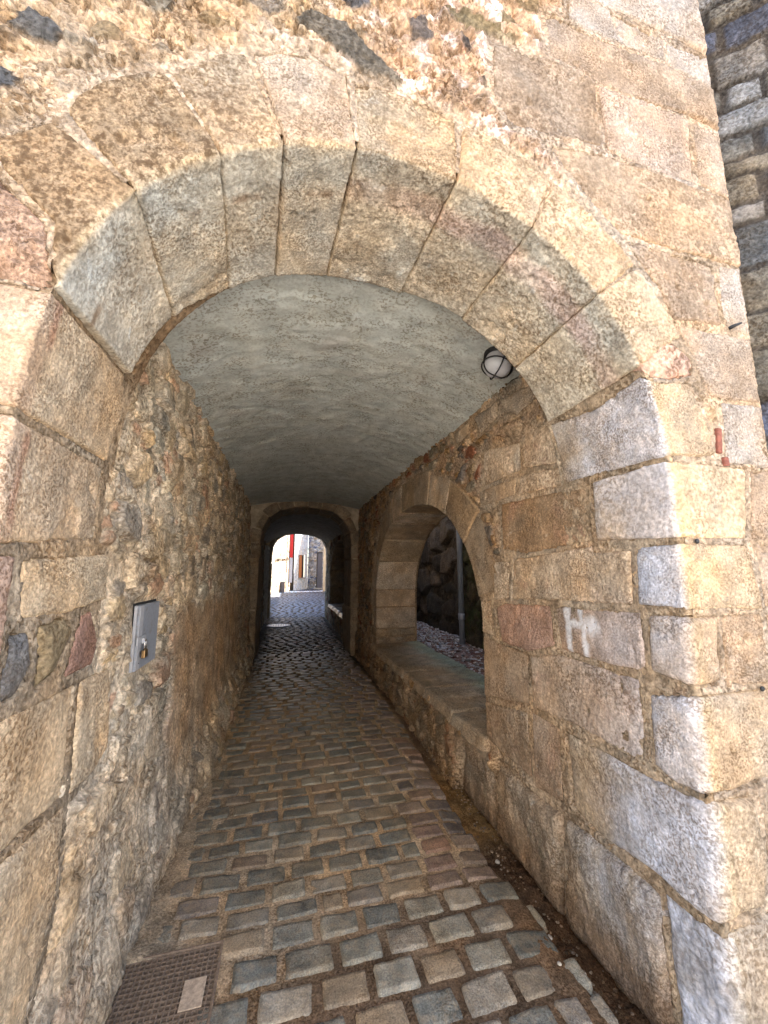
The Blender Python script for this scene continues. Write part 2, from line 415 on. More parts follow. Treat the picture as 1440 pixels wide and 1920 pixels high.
BLK = {}          # chart id -> outlines of the dressed blocks on it
def block(name, chart, poly, tint, parent, mat=None, res=.0075, h0=0.0, edge=.012, gap=.007, amp=.004, lump=.004, tilt=.006, pat=.15, colf=None, seed=None, wob=.006, r=None, reg=True, plain=False):
    seed = seed if seed is not None else (len(BLK.get(id(chart), [])) * 31 + 7 + len(name))
    P = np.array(poly, float)
    if reg: BLK.setdefault(id(chart), []).append(P)
    u = np.arange(P[:, 0].min() - .02, P[:, 0].max() + .02, res); v = np.arange(P[:, 1].min() - .02, P[:, 1].max() + .02, res)
    U, W = np.meshgrid(u, v, indexing='ij')
    d = poly_sdf(U, W, P) - gap * .5
    d = d + wob * fbm(U, W, 9, 3, seed) + .5 * wob * fbm(U, W, 45, 2, seed + 5)
    # wobbly, worn edge
    ed = edge * (1 + .7 * fbm(U, W, 6, 2, seed + 9))
    t = np.clip(d / ed, 0, 1)
    h = h0 - ed * (1 - np.sqrt(1 - (1 - t) ** 2)) * .8 + np.where(d < 0, np.maximum(d * 4, -.05), 0)
    cu, cv = P.mean(0)
    g = np.random.default_rng(seed)
    h = h + (g.uniform(-.004, .005) if chart is CA else 0) + 1.5 * tilt * (g.uniform(-1, 1) * (U - cu) + g.uniform(-1, 1) * (W - cv)) / .3
    PP, NN = chart(U, W, r) if (r is not None) else chart(U, W)
    x, y, z = PP[..., 0], PP[..., 1], PP[..., 2]
    f1 = fbm(x + y, z - y * .5, 26, 3, seed + 21, z=x - y)
    f2 = fbm(x + y, z - y * .5, 75, 3, seed + 22, .6, z=x - y)
    lo = fbm(x + y, z - y * .5, 5, 3, seed + 23, z=x - y)
    am_ = amp * g.uniform(.5, .95); h = h + lump * lo * 1.3 + am_ * (f1 * .8 + f2 * .9)
    kind = .5 if plain else g.random(); q1, q2 = g.uniform(.6, 1.5), g.uniform(0, 40)
    if kind < .35:      # chisel strokes
        an = g.uniform(-.5, .5); h = h + .0022 * np.sin((U * math.cos(an) + W * math.sin(an)) * 260 + 5 * f1 + q2) * sst(-.2, .3, fbm(U, W, 6, 2, seed + 60))
    if kind > .65:      # flaked patch
        fl = sst(.12, .18, fbm(U + q2, W, 4.5, 4, seed + 61, .55)); h = h - .007 * fl
    else: fl = np.zeros(U.shape)
    # a few chips and pits
    ch = np.clip(fbm(x + y, z, 13, 2, seed + 40, z=x - y) - .38, 0, 1); h = h - ch * .05
    V = PP + NN * h[..., None]
    keep = d > -res * 2.2
    q, used = grid_faces(len(u), len(v), keep)
    V = V.reshape(-1, 3)[used]; NN = NN.reshape(-1, 3)[used]
    q = orient(V, q, NN)
    c = np.empty(U.shape + (4,)); c[..., :3] = np.array(tint)
    tn = np.array(tint); tn = tn * .8 + .2 * tn.mean() * np.array((1.05, 1.0, .95)); c[..., :3] = tn
    c[..., :3] *= g.uniform(.92, 1.08) * (1 + .16 * lo + .14 * f1 + .16 * f2)[..., None]
    run = sst(.12, .42, fbm(x * 5 + q2, y * 5 + z * .6, 2.2, 4, seed + 62, .6)) * g.uniform(.1, .5)
    c[..., :3] = lerp(c[..., :3], c[..., :3] * np.array((.66, .60, .54)), run)
    c[..., :3] = lerp(c[..., :3], c[..., :3] * np.array((1.18, 1.12, 1.05)), fl * .6)
    lich = sst(.36, .46, fbm(x - z, y + z, 17 * q1, 3, seed + 63)) * g.uniform(0, .7)
    c[..., :3] = lerp(c[..., :3], (.52, .49, .42), lich * .6)
    c[..., 3] = np.clip(pat + .45 * lo, 0, 1)
    c[..., :3] = lerp(c[..., :3], np.array(tint) * np.array((1.25, 1.2, 1.15)), sst(.010, 0, d) * .5)
    if colf is not None: c = colf(U, W, PP, d, c, seed)
    c = np.clip(c, 0.005, .9)
    return mesh_obj(name, V, q, mat or M_STONE, parent, c.reshape(-1, 4)[used])

def spaced(a, b, f):
    """coordinates from a to b with local step f(x)"""
    o = [a]
    while o[-1] < b: o.append(o[-1] + f(o[-1]))
    return np.array(o)

def skin(name, chart, u, v, hc, mat, parent, keepf=None, polys=(), joint=-.010, inset=.05, jc=None):
    """the masonry between and behind the dressed blocks; hc(U,W,P) -> height, colour"""
    U, W = np.meshgrid(u, v, indexing='ij')
    P, Nn = chart(U, W)
    h, c = hc(U, W, P)
    D = np.full(U.shape, -1.0)
    for pl in polys:
        x0, y0 = pl.min(0) - .09; x1, y1 = pl.max(0) + .09
        m = (U > x0) & (U < x1) & (W > y0) & (W < y1)
        if m.any(): D[m] = np.maximum(D[m], poly_sdf(U[m], W[m], pl))
    jn = (joint(U) if callable(joint) else joint) + .005 * fbm(U, W, 30, 3, 77) + .004 * fbm(U, W, 90, 2, 78)
    w = sst(-.055, -.014, D)
    h = h * (1 - w) + jn * w
    if jc is not None: c[..., :3] = lerp(c[..., :3], np.array(jc) * (1 + .3 * fbm(U, W, 16, 4, 79, .6))[..., None], w * .85)
    h = np.where(D > .012, -inset, h)
    V = P + Nn * h[..., None]
    keep = np.ones(U.shape, bool) if keepf is None else keepf(U, W)
    keep &= ~(D > .05)
    q, used = grid_faces(len(u), len(v), keep)
    V = V.reshape(-1, 3)[used]; NN = Nn.reshape(-1, 3)[used]
    q = orient(V, q, NN)
    c = np.clip(c, .004, .9)
    return mesh_obj(name, V, q, mat, parent, c.reshape(-1, 4)[used])

def coursed(U, W, seed, pal, mortar, hr=(.08, .24), wr=(.10, .32), amp=.022, gap=.012):
    g = np.random.default_rng(seed)
    wu = U + .012 * fbm(U, W, 9, 3, seed); wv = W + .045 * fbm(U, W, 3, 3, seed + 1) + .012 * fbm(U, W, 14, 2, seed + 2)
    e = [W.min() - .3]
    while e[-1] < W.max() + .3: e.append(e[-1] + g.uniform(*hr))
    e = np.array(e); r = np.clip(np.searchsorted(e, wv) - 1, 0, len(e) - 2)
    dv = np.minimum(wv - e[r], e[r + 1] - wv)
    d = dv.copy(); sid = np.zeros(U.shape); cu = np.zeros(U.shape)
    for k in range(len(e) - 1):
        m = r == k
        if not m.any(): continue
        j = [U.min() - .5]
        while j[-1] < U.max() + .5: j.append(j[-1] + g.uniform(*wr) * (.6 + (e[k + 1] - e[k]) * 4))
        j = np.array(j); q = np.clip(np.searchsorted(j, wu[m]) - 1, 0, len(j) - 2)
        d[m] = np.minimum(d[m], np.minimum(wu[m] - j[q], j[q + 1] - wu[m])); sid[m] = q + k * 97; cu[m] = (wu[m] - (j[q] + j[q + 1]) / 2)
    gp = gap * (.5 + rnd(sid, sid * 0, seed, 1)); t = np.clip((d - gp) / .014, 0, 1)
    rr = rnd(sid, sid * 0, seed, 2)
    h = -.012 + (amp * (.3 + .8 * rr) + .3 * cu * amp * (rnd(sid, sid * 0, seed, 3) - .5) * 6 + .018 * fbm(U, W, 14, 5, seed + 4, .62)) * np.sqrt(1 - (1 - t) ** 2) + .006 * fbm(U, W, 40, 3, seed + 5, .6)
    ids = (rnd(sid, sid * 0, seed, 4) * len(pal)).astype(int) % len(pal)
    c = np.empty(U.shape + (4,)); cs = pal[ids] * (.8 + .4 * rnd(sid, sid * 0, seed, 5))[..., None] * (1 + .3 * fbm(U, W, 16, 4, seed + 6, .6))[..., None]
    c[..., :3] = lerp(np.array(mortar) * (1 + .3 * fbm(U, W, 30, 3, seed + 7))[..., None], cs, sst(.1, .5, t)); c[..., 3] = .12
    return h, c

PAL_WARM = np.array([(.40, .30, .19), (.34, .23, .11), (.22, .21, .17), (.11, .11, .11), (.24, .10, .055), (.44, .37, .27), (.30, .25, .18), (.36, .27, .16), (.27, .21, .13), (.19, .20, .18)])
PAL_LEFT = np.array([(.46, .36, .24), (.40, .28, .14), (.30, .26, .19), (.17, .15, .125), (.34, .19, .115), (.52, .44, .33), (.36, .29, .20), (.44, .33, .20), (.34, .26, .16), (.26, .23, .18), (.42, .33, .22), (.38, .26, .16)])
PAL_GREY = np.array([(.16, .16, .16), (.22, .21, .20), (.10, .11, .12), (.27, .26, .25), (.14, .13, .11), (.07, .09, .14), (.2, .17, .13)])
PAL_DARK = .6 * np.array([(.09, .075, .06), (.13, .11, .085), (.06, .06, .055), (.16, .13, .10), (.05, .045, .04)])

def rubble(U, W, seed, pal, mortar, w1=.23, h1=.16, pres=.72, w2=.085, h2=.065, pres2=.6, amp1=.030, amp2=.016, rough=.008, mott=.2, warp=1., smear=.75, sthr=.05, dull=0.):
    pal = pal * (1 - dull) + np.array(mortar) * dull
    wu = U + warp * .055 * fbm(U, W, 5, 3, seed) + .012 * fbm(U, W, 22, 2, seed + 1)
    wv = W + warp * .045 * fbm(U, W, 5, 3, seed + 3) + .012 * fbm(U, W, 22, 2, seed + 4)
    base_h = rough * fbm(U, W, 12, 5, seed + 5, .62) + .6 * rough * fbm(U, W, 55, 3, seed + 6, .6)
    mv = fbm(U, W, 3, 4, seed + 7)
    c = np.empty(U.shape + (4,)); c[..., :3] = np.array(mortar) * (1 + .25 * mv + .25 * fbm(U, W, 40, 3, seed + 8))[..., None]; c[..., 3] = np.clip(.12 + .35 * mv, 0, 1)
    h = base_h.copy()
    done = np.zeros(U.shape)
    for (sw, sh, pr, am, k) in ((w1, h1, pres, amp1, 0), (w2, h2, pres2, amp2, 1)):
        # courses: alternate rows run slightly staggered
        f1, f2, ci, cj, dx, dy = worley(wu / sw + 3.3 * k, wv / sh + 5.1 * k, seed + 50 + k)
        e = f2 - f1
        on = rnd(ci, cj, seed + 60 + k, 5) < pr
        thr = .10 + .16 * rnd(ci, cj, seed + 60 + k, 6)
        s = sst(thr, thr + .11, e) * on * (1 - done)
        r6 = rnd(ci, cj, seed + 60 + k, 7); r7 = rnd(ci, cj, seed + 60 + k, 8) - .5; r8 = rnd(ci, cj, seed + 60 + k, 9) - .5
        tiltv = (r7 * dx + r8 * dy) * am * 1.6
        hs = am * (.35 + .9 * r6) + tiltv + .35 * am * fbm(U, W, 18, 4, seed + 90 + k, .6)
        h = h * (1 - s) + (h * .25 + hs) * s - .35 * am * sst(thr - .12, thr - .02, e) * (1 - s) * on * (1 - done)
        ids = (rnd(ci, cj, seed + 60 + k, 10) * len(pal)).astype(int) % len(pal)
        cs = pal[ids] * (.8 + .45 * rnd(ci, cj, seed + 60 + k, 11))[..., None] * (1 + .22 * fbm(U, W, 28, 4, seed + 95, .6))[..., None]
        cm = sst(thr - .02, thr + .08, e) * on * (1 - done)
        # mortar smeared over parts of the stones
        sm = sst(sthr, sthr + .3, fbm(U, W, 7, 4, seed + 97, .6)) * smear
        cm = cm * (1 - sm)
        c[..., :3] = lerp(c[..., :3], cs, cm)
        c[..., 3] = c[..., 3] * (1 - cm) + mott * cm
        # dark hollow lines beside some stones
        done = np.maximum(done, np.where(s > .02, 1., 0.) if k == 0 else done)
    return h, c

# ------------------------------------------------------------------ THE GATE WALL
gate = thing('stone_gateway', 'weathered sandstone gateway wall with a round arch of big wedge stones over the lane', 'gateway', (.35, YF, 0))
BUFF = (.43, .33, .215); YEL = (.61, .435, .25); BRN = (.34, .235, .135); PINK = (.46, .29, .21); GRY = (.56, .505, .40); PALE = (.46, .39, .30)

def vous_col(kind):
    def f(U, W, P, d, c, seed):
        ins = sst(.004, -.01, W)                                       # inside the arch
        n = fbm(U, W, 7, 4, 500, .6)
        c[..., :3] = lerp(c[..., :3], np.array(GRY) * (1 + .3 * n)[..., None] * (c[..., :3] / np.array(c[..., :3].mean((0, 1)))), ins * .75)  # underside painted paler to lift its shade, besides its own paler stone
        if kind == 'left':
            c[..., 3] = np.clip(c[..., 3] * (1 - ins) + ins * .18 + .25 * n * ins, 0, 1)
            # a pale bruised line along the edge of the stones
            e = sst(.016, .004, np.abs(W - .004)) * (.6 + .6 * n)
            c[..., :3] = lerp(c[..., :3], (.50, .41, .28), np.clip(e, 0, .8))
            band = sst(.09, .03, np.abs(W + .075 + .02 * n)) * ins
            c[..., :3] = lerp(c[..., :3], (.43, .42, .37), band * .75)
            st = sst(.018, .004, np.abs(W + .155 + .03 * fbm(U, W, 4, 2, 9))) * sst(-.1, .3, fbm(U, W, 9, 3, 4)) * ins
            c[..., :3] = lerp(c[..., :3], (.19, .11, .055), st * .7)
            st2 = sst(.014, .003, np.abs(W + .215 + .03 * fbm(U, W, 5, 2, 19))) * sst(.05, .4, fbm(U, W, 8, 3, 14)) * ins
            c[..., :3] = lerp(c[..., :3], (.2, .12, .06), st2 * .6)
        else:
            band = sst(.055, .02, np.abs(W + .045 + .02 * n)) * ins
            c[..., :3] = lerp(c[..., :3], (.34, .335, .30), band * .35)
            rb = sst(.07, .02, np.abs(W + .14 + .03 * n)) * ins * (.5 + .8 * fbm(U, W, 3, 2, 31))
            c[..., :3] = lerp(c[..., :3], (.52, .37, .33), np.clip(rb, 0, .7))
            c[..., 3] = np.clip(c[..., 3] + ins * .15 * (W < -.15), 0, 1)
        return c
    return f

def sky_wash_col(amount, s_hi=.0, s_lo=-.3, zlow=None):
    """blue-white skylight painted into the inner side of the jamb, with a worn pale wash"""
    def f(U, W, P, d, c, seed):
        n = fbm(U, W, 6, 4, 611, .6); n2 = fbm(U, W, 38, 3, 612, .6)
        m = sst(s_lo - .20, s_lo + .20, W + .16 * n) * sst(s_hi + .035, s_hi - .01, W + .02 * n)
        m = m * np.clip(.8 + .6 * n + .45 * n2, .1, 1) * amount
        c[..., :3] = lerp(c[..., :3], np.array((.57, .56, .595)) * (1 + .15 * n2)[..., None], np.clip(m, 0, .92))  # blue of the sky's light put into the stone colour, over worn lime
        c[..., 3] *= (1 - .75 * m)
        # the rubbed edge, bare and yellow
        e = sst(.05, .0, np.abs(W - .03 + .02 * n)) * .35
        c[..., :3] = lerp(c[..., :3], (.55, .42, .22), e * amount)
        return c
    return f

A_ = lambda nm, poly, tint, **k: block(nm, CA, poly, tint, gate, **k)
F_ = lambda nm, poly, tint, **k: block(nm, CF, poly, tint, gate, **k)
# the ring, stone by stone: outer edge, edge of the opening, back of the arch
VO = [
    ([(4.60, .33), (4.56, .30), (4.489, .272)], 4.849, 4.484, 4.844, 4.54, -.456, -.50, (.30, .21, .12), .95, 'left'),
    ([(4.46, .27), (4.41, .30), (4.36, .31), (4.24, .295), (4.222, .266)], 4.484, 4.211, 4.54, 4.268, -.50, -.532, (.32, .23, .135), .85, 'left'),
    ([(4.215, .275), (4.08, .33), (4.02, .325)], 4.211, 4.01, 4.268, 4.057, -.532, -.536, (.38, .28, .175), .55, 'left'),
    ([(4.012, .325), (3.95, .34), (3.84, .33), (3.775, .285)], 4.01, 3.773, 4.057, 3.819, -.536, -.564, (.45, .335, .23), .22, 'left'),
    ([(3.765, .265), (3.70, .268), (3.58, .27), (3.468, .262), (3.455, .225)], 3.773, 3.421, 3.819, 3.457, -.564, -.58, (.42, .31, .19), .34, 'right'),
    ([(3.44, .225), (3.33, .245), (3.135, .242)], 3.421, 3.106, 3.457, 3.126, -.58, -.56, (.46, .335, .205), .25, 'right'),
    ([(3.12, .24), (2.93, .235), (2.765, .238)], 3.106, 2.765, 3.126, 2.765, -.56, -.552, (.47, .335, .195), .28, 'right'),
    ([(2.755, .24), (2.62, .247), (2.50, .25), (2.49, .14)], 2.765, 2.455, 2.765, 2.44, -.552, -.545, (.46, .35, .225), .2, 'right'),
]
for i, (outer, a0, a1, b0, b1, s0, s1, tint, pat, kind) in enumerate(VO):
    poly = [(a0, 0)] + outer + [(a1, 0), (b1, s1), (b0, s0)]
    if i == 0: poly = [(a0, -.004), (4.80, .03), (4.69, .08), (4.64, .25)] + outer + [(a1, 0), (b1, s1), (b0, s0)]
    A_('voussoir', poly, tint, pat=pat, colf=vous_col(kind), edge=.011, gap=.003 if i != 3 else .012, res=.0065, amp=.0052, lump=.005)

# right jamb, top to bottom
A_('jamb_stone', [(2.435, -.545), (2.40, -.25), (2.43, -.03), (2.40, .02), (2.38, .09), (2.36, .2), (2.12, .245), (2.105, .22), (2.104, 0), (2.12, -.56)], (.45, .34, .22), pat=.12, colf=sky_wash_col(1.05, 0, -.42), r=.02)
A_('jamb_stone', [(2.09, -.355), (2.097, -.1), (2.094, 0), (2.072, .392), (1.807, .335), (1.808, 0), (1.826, -.37)], (.50, .375, .235), pat=.1, colf=sky_wash_col(1.2, -.005, -.3), r=.015)
A_('jamb_stone', [(1.79, -.18), (1.797, .0), (1.794, .33), (1.557, .36), (1.563, 0), (1.566, -.188)], (.50, .375, .235), pat=.06, colf=sky_wash_col(1.3, -.005, -.3), r=.02)
A_('jamb_stone', [(1.54, -.16), (1.552, 0), (1.548, .145), (1.33, .140), (1.315, .09), (1.312, -.03), (1.325, -.165)], (.47, .345, .225), pat=.2, colf=sky_wash_col(.6, .0, -.2), edge=.035, r=.03, h0=.004)
A_('jamb_stone', [(1.25, -.185), (1.29, -.03), (1.295, .29), (1.29, .47), (1.03, .46), (1.0, .27), (.978, 0), (.972, -.12), (1.0, -.19)], (.48, .36, .235), pat=.15, colf=sky_wash_col(1.1, .01, -.24), edge=.03, r=.045, h0=.006)
A_('jamb_stone', [(.945, -.665), (.952, -.25), (.962, -.1), (.975, 0), (.962, .19), (.81, .215), (.65, .19), (.615, 0), (.605, -.29), (.575, -.5), (.605, -.655)], (.42, .33, .225), pat=.25, colf=sky_wash_col(1.15, .02, -.36), edge=.03, r=.045, amp=.005)
A_('jamb_stone', [(.59, -.22), (.60, 0), (.635, .19), (.63, .46), (.0, .46), (-.02, 0), (.05, -.18), (.3, -.2)], (.42, .34, .25), pat=.35, colf=sky_wash_col(1., .03, -.3), edge=.04, r=.05, amp=.008, lump=.012)
A_('mortar_patch', [(2.40, .03), (2.47, -.09), (2.52, .0), (2.50, .2), (2.43, .27), (2.37, .24), (2.375, .1)], (.50, .32, .235), mat=M_MORTAR, pat=.0, amp=.006, h0=-.002, edge=.02, wob=.02)
A_('mortar_patch', [(4.84, .008), (4.78, .04), (4.70, .09), (4.65, .26), (4.70, .33), (4.84, .33), (4.88, .16), (4.87, .02)], (.46, .30, .21), mat=M_MORTAR, pat=.0, amp=.006, h0=-.004, edge=.02, wob=.015)

# left jamb
def lj_col(U, W, P, d, c, seed):
    n = fbm(U, W, 5, 3, 651); k = sst(.022, .006, np.abs(W + .055 + .03 * fbm(U * .6, W, 6, 3, 652) )) * sst(0, .3, fbm(U, W * .2, 4, 3, 653) + .1)
    c[..., :3] = lerp(c[..., :3], (.36, .17, .10), k * .7)
    k2 = sst(-.07, -.03, W + .02 * n) * .5; c[..., :3] = lerp(c[..., :3], (.52, .37, .27), k2)
    return c
LJ = [([(4.852, -.45), (4.856, 0), (4.88, .16), (4.86, .4), (5.175, .4), (5.18, 0), (5.18, -.485), (4.97, -.53)], YEL, .12),
      ([(5.192, -.485), (5.19, 0), (5.19, .35), (5.50, .35), (5.505, -.02), (5.50, -.10), (5.46, -.47), (5.40, -.49)], (.61, .43, .25), .12),
      ([(5.525, -.1), (5.515, -.3), (5.50, -.55), (5.52, -.575), (5.665, -.575), (5.69, -.33), (5.685, -.12)], (.62, .44, .245), .1),
      ([(5.90, -.0), (5.905, -.43), (6.24, -.42), (6.22, -.12), (6.215, .4), (5.88, .4)], (.63, .44, .24), .05),
      ([(5.905, -.44), (5.915, -.685), (6.215, -.70), (6.25, -.6), (6.245, -.435)], (.62, .435, .24), .08),
      ([(6.23, .4), (6.23, -.13), (6.25, -.42), (6.50, -.41), (6.72, -.30), (6.8, .0), (6.8, .4)], (.61, .43, .24), .08)]
for poly, tint, pat in LJ:
    A_('jamb_stone', poly, tint, pat=pat, edge=.018, amp=.0048, lump=.006, res=.0065, colf=lj_col)
A_('jamb_stone', [(5.52, -.085), (5.52, .2), (5.86, .2), (5.87, -.06), (5.68, -.075)], (.47, .31, .22), pat=.1)
A_('jamb_stone', [(5.70, -.09), (5.71, -.17), (5.80, -.2), (5.875, -.15), (5.875, -.07)], (.16, .155, .15), pat=.3, h0=-.004, edge=.03)
A_('jamb_stone', [(5.70, -.19), (5.69, -.33), (5.74, -.40), (5.86, -.30), (5.89, -.2), (5.80, -.21)], (.29, .20, .09), pat=.1, h0=.010, edge=.05, amp=.003)
A_('brick_chunk', [(5.70, -.42), (5.685, -.50), (5.80, -.56), (5.885, -.54), (5.885, -.33), (5.84, -.36)], (.38, .20, .13), pat=.1, h0=-.004, edge=.02)

# squared blocks of the face, right of the ring
FB = [
 ([(1.073, 4.109), (1.8, 4.47), (1.82, 4.2), (1.825, 3.89), (1.653, 3.915), (1.243, 3.932), (1.07, 3.937)], PALE, .05),
 ([(1.069, 3.926), (1.242, 3.92), (1.574, 3.876), (1.565, 3.745), (1.131, 3.754), (1.055, 3.764)], PALE, .15),
 ([(1.581, 3.867), (1.825, 3.87), (1.825, 3.694), (1.573, 3.739)], PALE, .1),
 ([(.942, 3.748), (.989, 3.777), (1.129, 3.743), (1.55, 3.725), (1.825, 3.681), (1.825, 3.52), (1.825, 3.467), (1.667, 3.491), (1.445, 3.484), (1.171, 3.486), (1.097, 3.527), (.946, 3.535)], (.45, .35, .24), .25),
 ([(.695, 3.493), (.945, 3.521), (1.09, 3.514), (1.155, 3.48), (1.166, 3.175), (1.052, 3.172), (.918, 3.158), (.756, 3.145), (.684, 3.259)], (.38, .28, .175), .5),
 ([(1.175, 3.471), (1.443, 3.473), (1.662, 3.478), (1.644, 3.133), (1.373, 3.141), (1.185, 3.161)], (.47, .36, .255), .15),
 ([(1.676, 3.475), (1.825, 3.456), (1.825, 3.117), (1.659, 3.135)], (.47, .37, .26), .15),
 ([(.905, 3.11), (1.176, 3.148), (1.654, 3.12), (1.825, 3.098), (1.825, 2.777), (1.686, 2.778), (1.407, 2.78), (1.213, 2.791), (1.099, 2.888), (.99, 3.011)], (.44, .325, .20), .3),
 ([(1.224, 2.775), (1.669, 2.765), (1.69, 2.749), (1.672, 2.575), (1.678, 2.476), (1.552, 2.476), (1.426, 2.461), (1.368, 2.588), (1.3, 2.666)], (.41, .32, .22), .3),
 ([(1.707, 2.763), (1.825, 2.768), (1.825, 2.459), (1.719, 2.466), (1.693, 2.531), (1.691, 2.602)], PALE, .05),
 ([(1.429, 2.446), (1.667, 2.448), (1.825, 2.444), (1.825, 2.161), (1.56, 2.158), (1.535, 2.204), (1.49, 2.346)], (.46, .36, .25), .15),
 ([(1.613, 2.149), (1.825, 2.15), (1.825, 1.891), (1.698, 1.892), (1.60, 1.9)], PALE, .08),
 ([(1.722, 1.885), (1.825, 1.885), (1.825, 1.605), (1.668, 1.605)], (.47, .35, .225), .1),
 ([(1.69, 1.595), (1.825, 1.595), (1.825, 1.36), (1.69, 1.36)], (.47, .35, .225), .1),
 ([(1.475, 1.352), (1.675, 1.35), (1.665, 1.105), (1.465, 1.105), (1.47, 1.2)], (.48, .355, .22), .12),
 ([(1.69, 1.35), (1.825, 1.35), (1.825, 1.105), (1.68, 1.105)], (.47, .35, .225), .15),
 ([(1.56, .775), (1.825, .82), (1.825, .45), (1.545, .45), (1.545, .63)], (.38, .30, .2), .3),
]
for poly, tint, pat in FB:
    F_('face_block', poly, (tint[0] * .87, tint[1] * .85, tint[2] * .90), pat=pat, amp=.0045, lump=.005, edge=.010, gap=.005, wob=.008)
# upper courses and the far left face, outside the picture's edge
for k, z in enumerate((4.5, 4.95)):
    for j in range(5):
        x = -1.0 + j * .56 + (.2 if k % 2 else 0)
        F_('face_block', [(x, z), (min(x + .55, 1.825), z), (min(x + .55, 1.825), z + .43), (x, z + .43)], PALE, pat=.15, res=.02)
for k in range(4):
    for j in range(2):
        x = -2.2 + j * .52 + (.15 if k % 2 else 0)
        F_('face_block', [(x, .1 + k * .48), (x + .5, .1 + k * .48), (x + .5, .56 + k * .48), (x, .56 + k * .48)], YEL, pat=.15, res=.02)

# broken plaster and rubble over the arch; bedding mortar everywhere else
DARKST = [[(-.79, 2.95), (-.74, 3.03), (-.68, 3.01), (-.655, 2.98), (-.675, 2.93), (-.72, 2.92)], [(-.83, 2.80), (-.763, 2.81), (-.725, 2.785), (-.748, 2.745), (-.82, 2.74)],
 [(-.60, 3.02), (-.558, 3.06), (-.517, 3.049), (-.52, 3.01), (-.577, 2.977)], [(-.486, 3.171), (-.389, 3.215), (-.398, 3.149), (-.44, 3.131)], [(-.209, 3.286), (-.08, 3.355), (-.069, 3.293), (-.127, 3.262)],
 [(-.045, 3.284), (.007, 3.346), (.132, 3.349), (.215, 3.27), (.345, 3.172), (.305, 3.125), (.205, 3.14), (.134, 3.199), (.044, 3.240)], [(.348, 3.453), (.404, 3.491), (.458, 3.411), (.423, 3.378), (.368, 3.386)],
 [(.555, 3.47), (.594, 3.469), (.603, 3.398), (.566, 3.408)], [(.49, 3.587), (.643, 3.578), (.803, 3.555), (.777, 3.519), (.64, 3.513), (.509, 3.52)], [(.112, 3.441), (.206, 3.507), (.215, 3.453), (.15, 3.412)],
 [(.63, 3.312), (.655, 3.335), (.665, 3.274), (.641, 3.278)], [(-.313, 3.207), (-.22, 3.196), (-.202, 3.161), (-.249, 3.152), (-.325, 3.161)], [(.789, 3.734), (.916, 3.805), (.922, 3.712), (.859, 3.698)],
 [(.69, 3.64), (.78, 3.66), (.84, 3.60), (.72, 3.60)], [(.2, 3.6), (.36, 3.68), (.40, 3.6), (.28, 3.55)], [(.5, 3.74), (.66, 3.78), (.68, 3.7), (.55, 3.68)]]
DCOL = [(.10, .095, .09), (.08, .08, .082), (.22, .17, .11), (.15, .14, .12), (.19, .16, .13), (.12, .11, .095), (.13, .11, .10), (.09, .07, .06), (.22, .17, .10), (.10, .10, .11), (.03, .02, .018), (.25, .19, .12), (.24, .18, .11), (.2, .15, .09), (.12, .11, .1), (.16, .14, .11)]
def front_hc(U, W, P):
    h, c = rubble(U, W, 31, PAL_WARM, (.43, .325, .225), w1=.15, h1=.09, pres=.25, w2=.05, h2=.035, pres2=.35, amp1=.016, amp2=.010, rough=.022, smear=.9, sthr=-.1, dull=.55)
    # crumbled, pitted plaster
    pit = sst(.10, .26, fbm(U, W, 22, 5, 301, .65)); h = h - pit * .016
    c[..., :3] = lerp(c[..., :3], (.26, .17, .095), pit * .6)
    crust = sst(-.02, .25, fbm(U, W, 8, 4, 311, .6)) * sst(-.25, .25, U + .25 * fbm(U, W, 4, 2, 5)) * sst(2.9, 3.1, W)
    c[..., :3] = lerp(c[..., :3], (.80, .69, .62), crust * (1 - pit) * .95)
    h = h + crust * .006
    pinkm = sst(.05, .4, U) * sst(2.9, 3.05, W) * .5
    c[..., :3] = lerp(c[..., :3], c[..., :3] * np.array((1.12, .93, .88)), pinkm)
    for pl, dc in zip(DARKST, DCOL):
        pl = np.array(pl)
        m = (U > pl[:, 0].min() - .05) & (U < pl[:, 0].max() + .05) & (W > pl[:, 1].min() - .05) & (W < pl[:, 1].max() + .05)
        if not m.any(): continue
        u, w = U[m], W[m]
        d = poly_sdf(u, w, pl) + .006 * fbm(u, w, 14, 3, 41) + .004 * fbm(u, w, 50, 2, 42)
        k = sst(0, .016, d)
        hh = h[m]; hh = hh * (1 - k) + (.006 * sst(0, .02, d) + .024 * (.3 - np.abs(fbm(u, w, 11, 4, 43, .6))) + .006 * fbm(u, w, 60, 3, 45, .6)) * k
        hh = hh - .012 * sst(.010, .0, np.abs(d + .003)) + .010 * sst(-.05, -.01, d) * (1 - k); h[m] = hh
        cc = c[m]; cc[..., :3] = lerp(cc[..., :3], np.array(dc) * (1 + .45 * fbm(u, w, 20, 4, 44, .6))[..., None], sst(-.002, .006, d)); cc[..., 3] *= .3; c[m] = cc
    low = sst(2.2, 1.6, W)
    h = h * (1 - .5 * low) - .004 * low
    return h, c
fu = np.r_[spaced(-3.0, -1.05, lambda x: .04), spaced(-1.0, 1.80, lambda x: .0085), [1.815, 1.828]]
fv = np.r_[spaced(-.15, 1.2, lambda x: .02), spaced(1.215, 4.15, lambda x: .0085), spaced(4.18, 5.4, lambda x: .03)]
a_front = [np.stack([np.interp(p[:, 0], CA.T, CA.p[:, 0]) + np.maximum(p[:, 1], -.06) * np.interp(p[:, 0], CA.T, CA.nr[:, 0]), np.interp(p[:, 0], CA.T, CA.p[:, 1]) + np.maximum(p[:, 1], -.06) * np.interp(p[:, 0], CA.T, CA.nr[:, 1])], -1) for p in BLK[id(CA)]]
